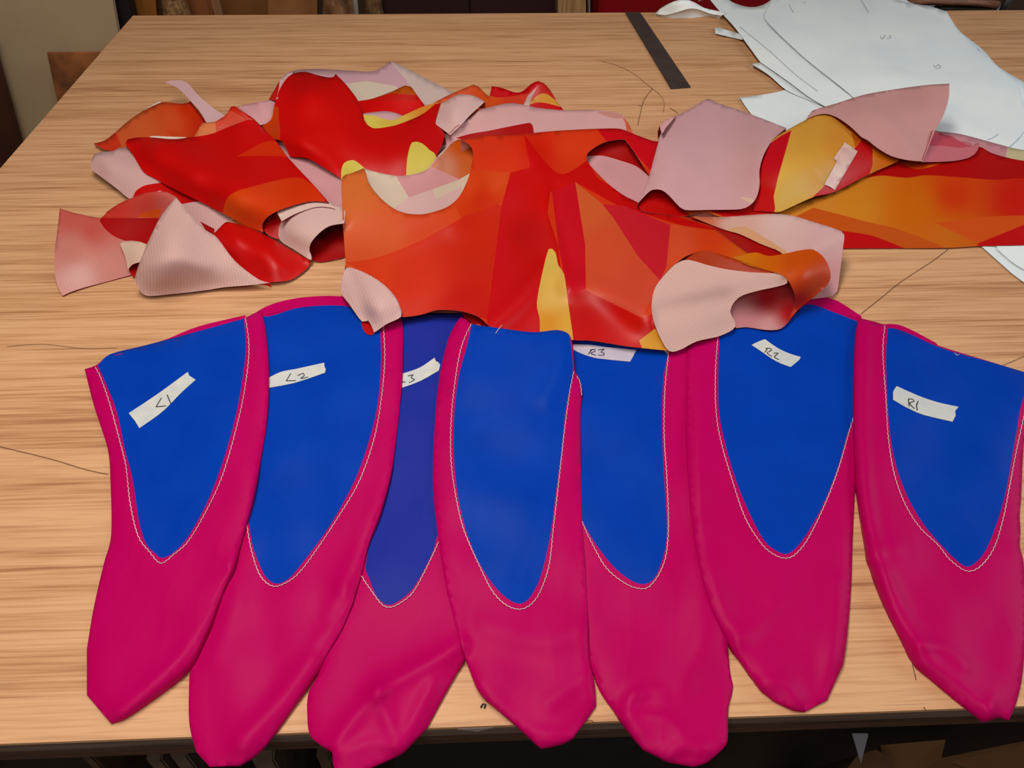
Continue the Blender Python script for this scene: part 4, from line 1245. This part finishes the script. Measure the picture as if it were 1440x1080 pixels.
sheet('cutout_lining', [(508, 236, 1), (532, 242.5), (556, 247), (578, 245.5), (601, 238), (614, 221), (633, 203), (644, 196, 1), (668, 197, 1), (680, 230, 1), (665, 270), (630, 300), (590, 312), (550, 302), (515, 270, 1)],
      [(512, 238, .03), (556, 248, .012), (601, 239, .014), (640, 200, .03), (664, 210, .036), (600, 280, .008), (550, 285, .008), (650, 260, .012)], (204, 186, 166),
      [([(552, 240, 1), (612, 215, 1), (648, 252, 1), (575, 278, 1)], (204, 146, 148), 1), ([(606, 234, 1), (645, 190, 1), (680, 200, 1), (662, 243, 1), (646, 252, 1)], [(625, 235, (206, 136, 110)), (650, 205, (196, 80, 16)), (660, 235, (200, 96, 44))], 1),
       ([(555, 292, 1), (575, 278, 1), (608, 266, 1), (614, 280, 1), (650, 262, 1), (640, 310, 1), (560, 310, 1)], (206, 170, 168), 1)], 'rev', t_body, sp=6, rev=(216, 80, 40), grain=.6, gap=.004)
sheet('cutout_lining', [(822, 214, 1), (838, 204), (871, 192), (890, 200, 1), (930, 240, 1), (925, 275, 1), (905, 292, 1), (877, 280), (850, 260), (828, 235)],
      [(826, 220, .016), (870, 200, .034), (910, 245, .028), (900, 280, .010), (850, 250, .006), (870, 225, .014)], (206, 152, 158),
      [([(822, 210, 1), (871, 190, 1), (890, 200, 1), (940, 255, 1), (914, 249, 1), (895, 234), (871, 225.5), (847, 219), (826, 220, 1)], (172, 4, 10))], 'rev', t_body, sp=6, rev=(206, 16, 30))
sheet('cuff_inside', [(508, 452), (517, 449), (528, 462), (523, 471), (513, 467)], [(515, 460, .010)], (190, 16, 14), (), 'print', t_body, sp=4, skirt=None)
sheet('dark_hem_underside', [(646, 437, 1), (673, 442, 1), (695, 462, 1), (668, 456, 1), (655, 447, 1)], [(670, 450, .012)], (150, 8, 14), (), 'rev', t_body, sp=5, skirt=None)  # hem underside in shade, the shadow put into its dark red
body = sheet('printed_sheet', BODY,
             [(482, 250, .048), (512, 238, .05), (520, 258, .048), (549, 290, .044), (590, 301, .04), (633, 288, .042), (659, 249, .048), (665, 213, .056), (650, 197, .055), (737, 189, .045), (780, 185, .046), (872, 182, .046), (918, 198, .042), (893, 216, .048), (826, 220, .030), (855, 258, .026), (896, 284, .022), (976, 308, .024), (1060, 350, .030), (991, 354, .062), (944, 376, .060), (917, 422, .046), (929, 476, .024), (941, 492, .016), (880, 486, .016),
              (806, 478, .016), (704, 465, .018), (673, 446, .022), (635, 436, .024), (597, 441, .020), (563, 444, .022), (556, 418, .030), (520, 388, .024), (486, 370, .012), (484, 330, .026), (500, 300, .040), (560, 350, .026), (640, 340, .022), (690, 290, .026), (745, 250, .042), (775, 300, .034), (720, 400, .022), (860, 400, .028), (850, 320, .026), (880, 450, .024)],
             [(500, 270, (216, 112, 58)), (540, 330, (220, 96, 56)), (600, 320, (216, 76, 42)), (690, 220, (220, 58, 34)), (680, 270, (216, 70, 28)), (560, 400, (218, 62, 38)), (650, 390, (212, 46, 30)), (800, 210, (222, 64, 34)), (760, 215, (216, 40, 26))],
             [([(486, 369, 1), (530, 362), (600, 334), (690, 282, 1), (705, 290, 1), (690, 400), (684, 448, 1), (640, 440, 1), (560, 450, 1), (556, 418, 1), (520, 387, 1)], [(520, 375, (218, 66, 36)), (600, 400, (218, 58, 38)), (670, 340, (206, 44, 26)), (650, 430, (200, 30, 26))]),
              ([(664, 240, 1), (717, 242, 1), (709, 284, 1), (648, 306, 1), (640, 290, 1)], [(700, 255, (216, 76, 36)), (680, 280, (208, 50, 18)), (660, 260, (212, 66, 26))], 1),
              ([(705, 290, 1), (718, 243, 1), (745, 235, 1), (775, 260, 1), (770, 300, 1), (785, 345, 1), (790, 390, 1), (800, 430, 1), (806, 480, 1), (690, 470, 1), (684, 448, 1), (692, 390, 1)], [(715, 280, (206, 20, 30)), (735, 330, (190, 4, 6)), (700, 350, (206, 22, 34)), (730, 440, (204, 20, 30)), (770, 280, (210, 14, 14))], 1),
              ([(775, 262, 1), (809, 256, 1), (824, 345, 1), (824, 406, 1), (800, 425, 1), (786, 350, 1)], (206, 26, 38), 1),
              ([(737, 188, 1), (765, 225), (790, 245), (826, 226, 1), (840, 250, 1), (896, 284, 1), (945, 302, 1), (1022, 326, 1), (990, 326, 1), (942, 312, 1), (870, 290, 1), (809, 256, 1), (775, 270, 1), (745, 235, 1)], [(760, 240, (208, 12, 12)), (850, 270, (204, 4, 14)), (940, 308, (204, 10, 20))]),
              ([(809, 256, 1), (847, 287, 1), (863, 307, 1), (897, 360, 1), (929, 395, 1), (900, 450, 1), (824, 412, 1), (823, 345, 1)], [(825, 290, (214, 96, 54)), (850, 350, (214, 82, 52)), (890, 410, (216, 78, 56))], 1),
              ([(847, 287, 1), (880, 290, 1), (943, 317, 1), (937, 376, 1), (928, 394, 1), (897, 360, 1), (863, 307, 1)], (206, 38, 50), 1),
              ([(943, 315, 1), (990, 322, 1), (1030, 326, 1), (1110, 365, 1), (1060, 385, 1), (991, 354, 1), (944, 376, 1), (928, 396, 1), (937, 376, 1)], [(950, 345, (224, 84, 52)), (1000, 335, (220, 66, 24)), (1060, 365, (218, 100, 28))], 1),
              ([(798, 420, 1), (824, 408, 1), (905, 448, 1), (920, 440, 1), (945, 495, 1), (806, 482, 1)], [(820, 430, (196, 6, 10)), (890, 460, (212, 30, 22)), (850, 470, (204, 8, 8))], 1),
              ([(838, 180, 1), (875, 178, 1), (935, 195, 1), (925, 250, 1), (893, 216, 1), (879, 196, 1), (853, 199, 1)], (208, 18, 34), 1),
              ([(772, 350), (781, 355), (785, 373), (793, 385), (798, 419), (807, 482, 1), (759, 482, 1), (759, 450), (755, 427), (762, 387)], [(775, 370, (222, 184, 92)), (775, 420, (226, 180, 92)), (770, 455, (222, 146, 48)), (800, 460, (226, 170, 70))]),
              ([(899, 479, 1), (921, 462, 1), (945, 500, 1), (905, 495, 1)], (226, 160, 60), 1)],
             'print', t_body, sp=7, wave=.0018,
             ridges=[([(488, 372), (540, 360), (610, 330), (690, 282)], .004, 7, 1), ([(737, 190), (748, 215), (768, 250), (768, 295), (786, 350), (800, 405)], .012, 8, 1), ([(757, 230), (775, 262), (778, 300), (797, 350), (806, 400)], -.008, 7), ([(720, 200), (745, 225), (765, 250)], .005, 6), ([(775, 245), (800, 248), (822, 240)], .005, 6),
                     ([(800, 400), (840, 405), (910, 450)], .010, 16), ([(690, 460), (730, 425), (762, 385)], .010, 14), ([(555, 325), (552, 345)], .002, 8), ([(640, 320), (660, 290), (668, 240)], .004, 14), ([(665, 300), (690, 270), (715, 245)], -.005, 16)])
sheet('small_cuff', [(487, 376.5), (500, 378.5), (520, 387), (542, 402), (556, 418), (562, 431), (564, 445), (543, 456), (526, 467.5), (524, 462), (518, 451), (509, 452), (490, 426), (480, 412), (480, 393)],
      [(487, 377, .028), (520, 388, .034), (556, 419, .040), (563, 444, .026), (526, 466, .014), (510, 452, .014), (481, 410, .014), (481, 393, .016), (530, 430, .046), (500, 410, .034)], (210, 172, 168), (), 'rev', t_body, sp=5, grain=.3, ridges=[([(492, 382), (505, 415), (518, 450)], -.010, 5)], rev=(214, 60, 36))

# pink square with the yellow fold, right of the centre
o = [(930, 186), (928, 176), (936, 169), (945, 165), (960, 159), (982, 146), (996, 139), (1010, 145), (1037, 154), (1065, 164), (1106, 180, 1), (1089, 194), (1082, 203), (1073, 220), (1068, 239), (1068, 261), (1063, 279), (1054, 289), (1041, 294), (1000, 295), (963, 295), (952, 287), (941, 275), (930, 267), (917, 267), (908, 274), (898, 285, 1), (906, 266), (913, 248), (920, 222), (926, 200)]
t = fabric('pink fabric square folding into a yellow and red side with tape', o)
sheet('red_underside', [(898, 286, 1), (908, 272), (917, 264), (930, 264), (945, 275), (965, 292), (1041, 290), (1070, 270, 1), (1095, 270, 1), (1090, 299), (1060, 302), (1017, 305), (990, 298), (960, 304), (930, 301), (902, 296)],
      [(900, 290, .026), (925, 270, .034), (965, 298, .024), (1017, 303, .022), (1088, 297, .022), (1070, 270, .04)], (198, 6, 10), [([(960, 294, 1), (993, 294, 1), (1020, 306, 1), (975, 306, 1)], (216, 100, 46), 1)], 'print', t, sp=6)
sheet('yellow_fold', [(1062, 280), (1066, 255), (1068, 238), (1073, 220), (1082, 203), (1092, 192), (1112, 180), (1134, 168), (1144, 163), (1161, 159), (1178, 164), (1200, 175), (1230, 195, 1), (1275, 215, 1), (1264, 226), (1222, 245), (1173, 270), (1144, 277), (1099, 297), (1089, 298), (1060, 296, 1)],
      [(1065, 250, .045), (1085, 202, .060), (1134, 168, .058), (1161, 160, .062), (1200, 178, .058), (1265, 222, .030), (1222, 244, .026), (1173, 268, .024), (1099, 296, .022), (1062, 290, .026), (1110, 230, .066), (1160, 210, .068), (1200, 220, .050), (1130, 260, .042), (1080, 260, .044)],
      [(1110, 260, (228, 184, 90)), (1140, 190, (226, 166, 72)), (1180, 200, (222, 150, 62)), (1150, 240, (226, 168, 76)), (1250, 225, (212, 110, 30))],
      [([(1055, 300, 1), (1060, 240, 1), (1082, 203), (1113, 183, 1), (1104, 215, 1), (1094, 250, 1), (1088, 276, 1), (1090, 293, 1), (1088, 303, 1)], [(1090, 220, (206, 26, 40)), (1080, 270, (202, 8, 14))]), ([(1112, 182, 1), (1085, 200, 1), (1095, 185, 1), (1110, 176, 1)], (218, 150, 70), 1),
       ([(1143, 277, 1), (1161, 260, 1), (1203, 207, 1), (1213, 194, 1), (1227, 207, 1), (1227, 232, 1), (1222, 247, 1), (1173, 272, 1)], (204, 16, 28), 1), ([(1165, 158, 1), (1200, 173, 1), (1216, 192, 1), (1203, 208, 1), (1197, 186, 1), (1180, 172, 1)], (206, 96, 18), 1)],
      'print', t, sp=6, ridges=[([(1112, 182), (1100, 235), (1090, 292)], .003, 6), ([(1130, 215), (1150, 240), (1160, 258)], .003, 5)])
pk = sheet('pink_square', o, [(930, 186, .034), (960, 159, .020), (996, 139, .012), (1037, 154, .012), (1104, 182, .045), (1082, 204, .066), (1068, 240, .060), (1062, 280, .042), (1040, 293, .034), (965, 294, .036), (945, 280, .044), (924, 267, .056), (899, 285, .034), (913, 248, .042), (926, 200, .045), (1000, 220, .034), (990, 270, .034), (955, 200, .045), (1050, 230, .046)],
           (206, 158, 164), [([(1040, 277, 1), (1058, 279, 1), (1062, 283, 1), (1055, 286, 1)], (218, 182, 160), 1)], 'rev', t, sp=6, grain=0.0, wave=.0008, rev=(200, 8, 14), ridges=[([(950, 230), (985, 240), (1000, 262)], .003, 14)])
sheet('edge_crumple', [(928, 176), (933, 171), (940, 167), (950, 163), (943, 172), (936, 180), (931, 188)], [(930, 178, .045), (948, 164, .03), (936, 175, .05), (938, 168, .04)], (218, 166, 168), (), 'rev', t, sp=4)
sheet('raised_flap', [(1134, 168, 1), (1142, 156), (1177, 145), (1216, 133), (1262, 125), (1303, 119.5), (1335, 117.5, 1), (1334, 139), (1326, 164), (1316, 181), (1307, 203), (1298, 227, 1), (1276, 225), (1253, 219), (1234, 208), (1220, 197), (1212, 193), (1196, 178), (1177, 165), (1161, 160), (1144, 163)],
      [(1134, 168, .060), (1177, 146, .064), (1262, 126, .075), (1335, 118, .10), (1326, 164, .075), (1298, 226, .034), (1253, 219, .040), (1212, 193, .062), (1177, 165, .070), (1240, 160, .074), (1290, 180, .066), (1290, 140, .084)], (204, 150, 148), (), 'rev', t, sp=6, grain=.2, rev=(214, 130, 50),
      ridges=[([(1215, 150), (1250, 175), (1280, 215)], .006, 14), ([(1225, 140), (1290, 140)], -.004, 12)])
sheet('ruffled_edge', [(1312, 183), (1322, 187), (1331, 190), (1340, 192), (1350, 199), (1357, 199), (1364, 201), (1368, 205), (1372, 202), (1376, 201), (1375, 211), (1364, 221), (1339, 226.5), (1296, 228, 1), (1304, 206)],
      [(1316, 185, .034), (1345, 196, .04), (1376, 202, .046), (1364, 220, .034), (1339, 226, .03), (1298, 227, .028), (1335, 210, .036)], (204, 116, 128), [([(1310, 181, 1), (1335, 190, 1), (1350, 199, 1), (1366, 206, 1), (1350, 208, 1), (1325, 205, 1), (1305, 205, 1)], (198, 84, 100), 1)], 'rev', t, sp=5, ridges=[([(1346, 196), (1350, 206)], .004, 3), ([(1366, 203), (1370, 212)], .004, 3)])
tp = sheet('clear_tape', [(1188, 200, 1), (1206, 213, 1), (1174, 267, 1), (1166, 262, 1), (1159, 259.5, 1), (1177, 227, 1), (1172, 223, 1)], [(0, 0, -.05)], parent=t, mats=[M_TRANSPARENT_TAPE] * 2, thick=.0002, gap=.0009, soft=2, skirt=None, register=False)

# sleeve-like strip of the main panel looping to the right
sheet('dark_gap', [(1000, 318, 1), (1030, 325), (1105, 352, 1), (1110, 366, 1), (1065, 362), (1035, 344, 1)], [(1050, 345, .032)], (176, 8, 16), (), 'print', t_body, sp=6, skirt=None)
sheet('long_band_reverse', [(972, 304, 1), (1016, 305), (1080, 301), (1113, 303), (1147, 313), (1178, 323), (1187, 330), (1185, 351), (1181, 385), (1177, 410), (1171, 416), (1140, 421, 1), (1130, 395, 1), (1102, 358), (1070, 343), (1040, 329), (1022, 324), (995, 314)],
      [(975, 306, .034), (1080, 302, .046), (1147, 314, .05), (1186, 331, .05), (1180, 385, .020), (1172, 415, .004), (1145, 415, .006), (1140, 352, .04), (1102, 357, .036), (1040, 329, .036), (1100, 325, .036)],
      [(990, 310, (206, 110, 80)), (1030, 315, (210, 164, 150)), (1100, 310, (212, 176, 168)), (1170, 330, (208, 168, 170)), (1170, 390, (204, 148, 152))],
      [([(1020, 324, 1), (1032, 320, 1), (1048, 318, 1), (1085, 340, 1), (1113, 358, 1), (1100, 362, 1), (1060, 340, 1)], (214, 160, 120), 1)], 'rev', t_body, sp=6, rev=(214, 84, 24), grain=.3,
      ridges=[([(1143, 351), (1165, 342), (1187, 329)], .008, 6, 1)])
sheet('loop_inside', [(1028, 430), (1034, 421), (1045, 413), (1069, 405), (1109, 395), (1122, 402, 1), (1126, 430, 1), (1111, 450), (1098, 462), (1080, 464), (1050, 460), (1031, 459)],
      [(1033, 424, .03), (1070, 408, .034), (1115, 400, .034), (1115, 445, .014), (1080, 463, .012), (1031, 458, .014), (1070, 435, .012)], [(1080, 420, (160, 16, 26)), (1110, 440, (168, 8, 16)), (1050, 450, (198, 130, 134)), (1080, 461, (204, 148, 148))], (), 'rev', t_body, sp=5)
sheet('brown_underside', [(962, 366, 1), (975, 357), (991, 352), (1006, 355), (1036, 365), (1080, 380), (1092, 386, 1), (1058, 390, 1), (1000, 380, 1)], [(965, 364, .056), (991, 353, .062), (1080, 382, .058), (1000, 375, .05)], (180, 58, 12), (), 'print', t_body, sp=5)
sheet('orange_loop', [(1030, 362, 1), (1062, 355), (1080, 360), (1102, 357), (1125, 352), (1144, 351), (1160, 364), (1168, 384), (1164, 400), (1144, 418), (1122, 436), (1109, 450), (1118, 430), (1119, 420), (1115, 406), (1105, 390), (1092, 384), (1075, 379), (1053, 373)],
      [(1031, 362, .050), (1080, 360, .052), (1144, 352, .064), (1168, 384, .050), (1160, 402, .036), (1122, 435, .014), (1110, 448, .012), (1119, 424, .034), (1112, 402, .056), (1092, 385, .062), (1053, 372, .055), (1130, 378, .072), (1140, 400, .054)],
      [(1050, 364, (216, 124, 34)), (1080, 370, (214, 104, 30)), (1120, 370, (206, 84, 24)), (1140, 400, (204, 66, 16)), (1125, 425, (194, 40, 14))], (), 'print', t_body, sp=5, skirt=None)
sheet('large_cuff', [(944.5, 376), (954, 369), (964, 365.5), (976, 367), (996, 373), (1024, 379), (1058, 383), (1089, 384.5), (1102, 389), (1107, 398), (1088, 404), (1069, 408), (1045, 415), (1034, 423), (1027, 438), (1034, 459), (1013, 472), (980, 480), (956, 492), (941, 493.5), (929, 476), (918, 447), (917, 422), (924, 400)],
      [(944, 377, .062), (964, 366, .066), (1024, 379, .064), (1089, 385, .064), (1106, 397, .054), (1069, 408, .050), (1034, 424, .042), (1030, 445, .028), (1032, 458, .020), (980, 480, .018), (945, 492, .016), (929, 475, .026), (917, 423, .050), (970, 410, .056), (1020, 400, .058), (970, 450, .034), (1000, 440, .036)], (208, 170, 162), (), 'rev', t_body, sp=5, grain=.1, rev=(216, 70, 36), skirt=None,
      ridges=[([(925, 440), (970, 430), (1020, 420)], -.006, 14)])

# middle petal lies on the hem of the orange panel
petal('middle magenta petal with bright blue panel and no label',
      [(648, 446), (656, 450), (665, 456), (708, 462), (750, 467), (784, 464), (799, 469), (804, 478, 1), (808, 522), (813, 529), (818, 548), (816, 590), (818, 718), (820, 760), (826, 852), (829, 928), (835, 956), (838, 992, 1), (826, 1010), (806, 1036, 1), (787, 1044), (761, 1050, 1), (729, 1020), (701, 995), (674, 968), (655, 925), (643, 888), (634, 852), (627, 824), (616, 752), (609, 675), (612, 590), (618, 531), (631, 475)],
      [(663, 456, 1), (708, 461), (750, 466), (784, 463), (801, 468, 1), (806, 518), (801, 548), (795, 582), (789, 641), (782, 692), (776, 739), (767, 786), (755, 824), (738, 847), (720, 846), (695, 824), (669, 782), (650, 727), (640, 667), (638, 599), (644, 535), (657, 484)],
      [(663, 455), (650, 484), (642, 522), (635, 582), (634, 641), (640, 692), (652, 744), (674, 795), (691, 829), (708, 848), (727, 856.5), (744, 852), (759, 833), (772, 795), (778, 744), (786, 675), (793, 612), (801, 552), (807, 522)],
      [(660, 456, .026), (740, 466, .030), (800, 470, .026), (630, 500, .014), (630, 700, .010), (800, 600, .010), (810, 800, .006), (730, 700, .010), (650, 900, .006), (760, 1040, .005), (830, 980, .004), (700, 550, .016)],
      ridges=[([(800, 475), (790, 520), (770, 560)], .005, 14), ([(670, 960), (740, 1025), (800, 1035)], .004, 8), ([(826, 760), (822, 900), (832, 980)], .004, 8), ([(680, 880), (760, 905), (815, 890)], .003, 16), ([(770, 990), (800, 970), (825, 950)], .003, 10)], extra=[[(811, 529), (816, 538), (818, 556)]], puff=(.0045, 8))

M_WHITE_THREAD = plain('loose_white_thread', (236, 226, 226), 0.6)
thread([(697, 469), (701, 463), (706, 457)], 'tiny white thread on the top edge of the middle petal', .0006, M_WHITE_THREAD, .0016)
thread([(1342, 496), (1346, 500), (1349, 498)], 'tiny white thread on the blue of petal R1', .0006, M_WHITE_THREAD, .0016)
thread([(1389, 196), (1398, 193), (1404, 188)], 'fine grey thread on the paper beside the ruffled pink edge', .0006, M_INKB, .0016)
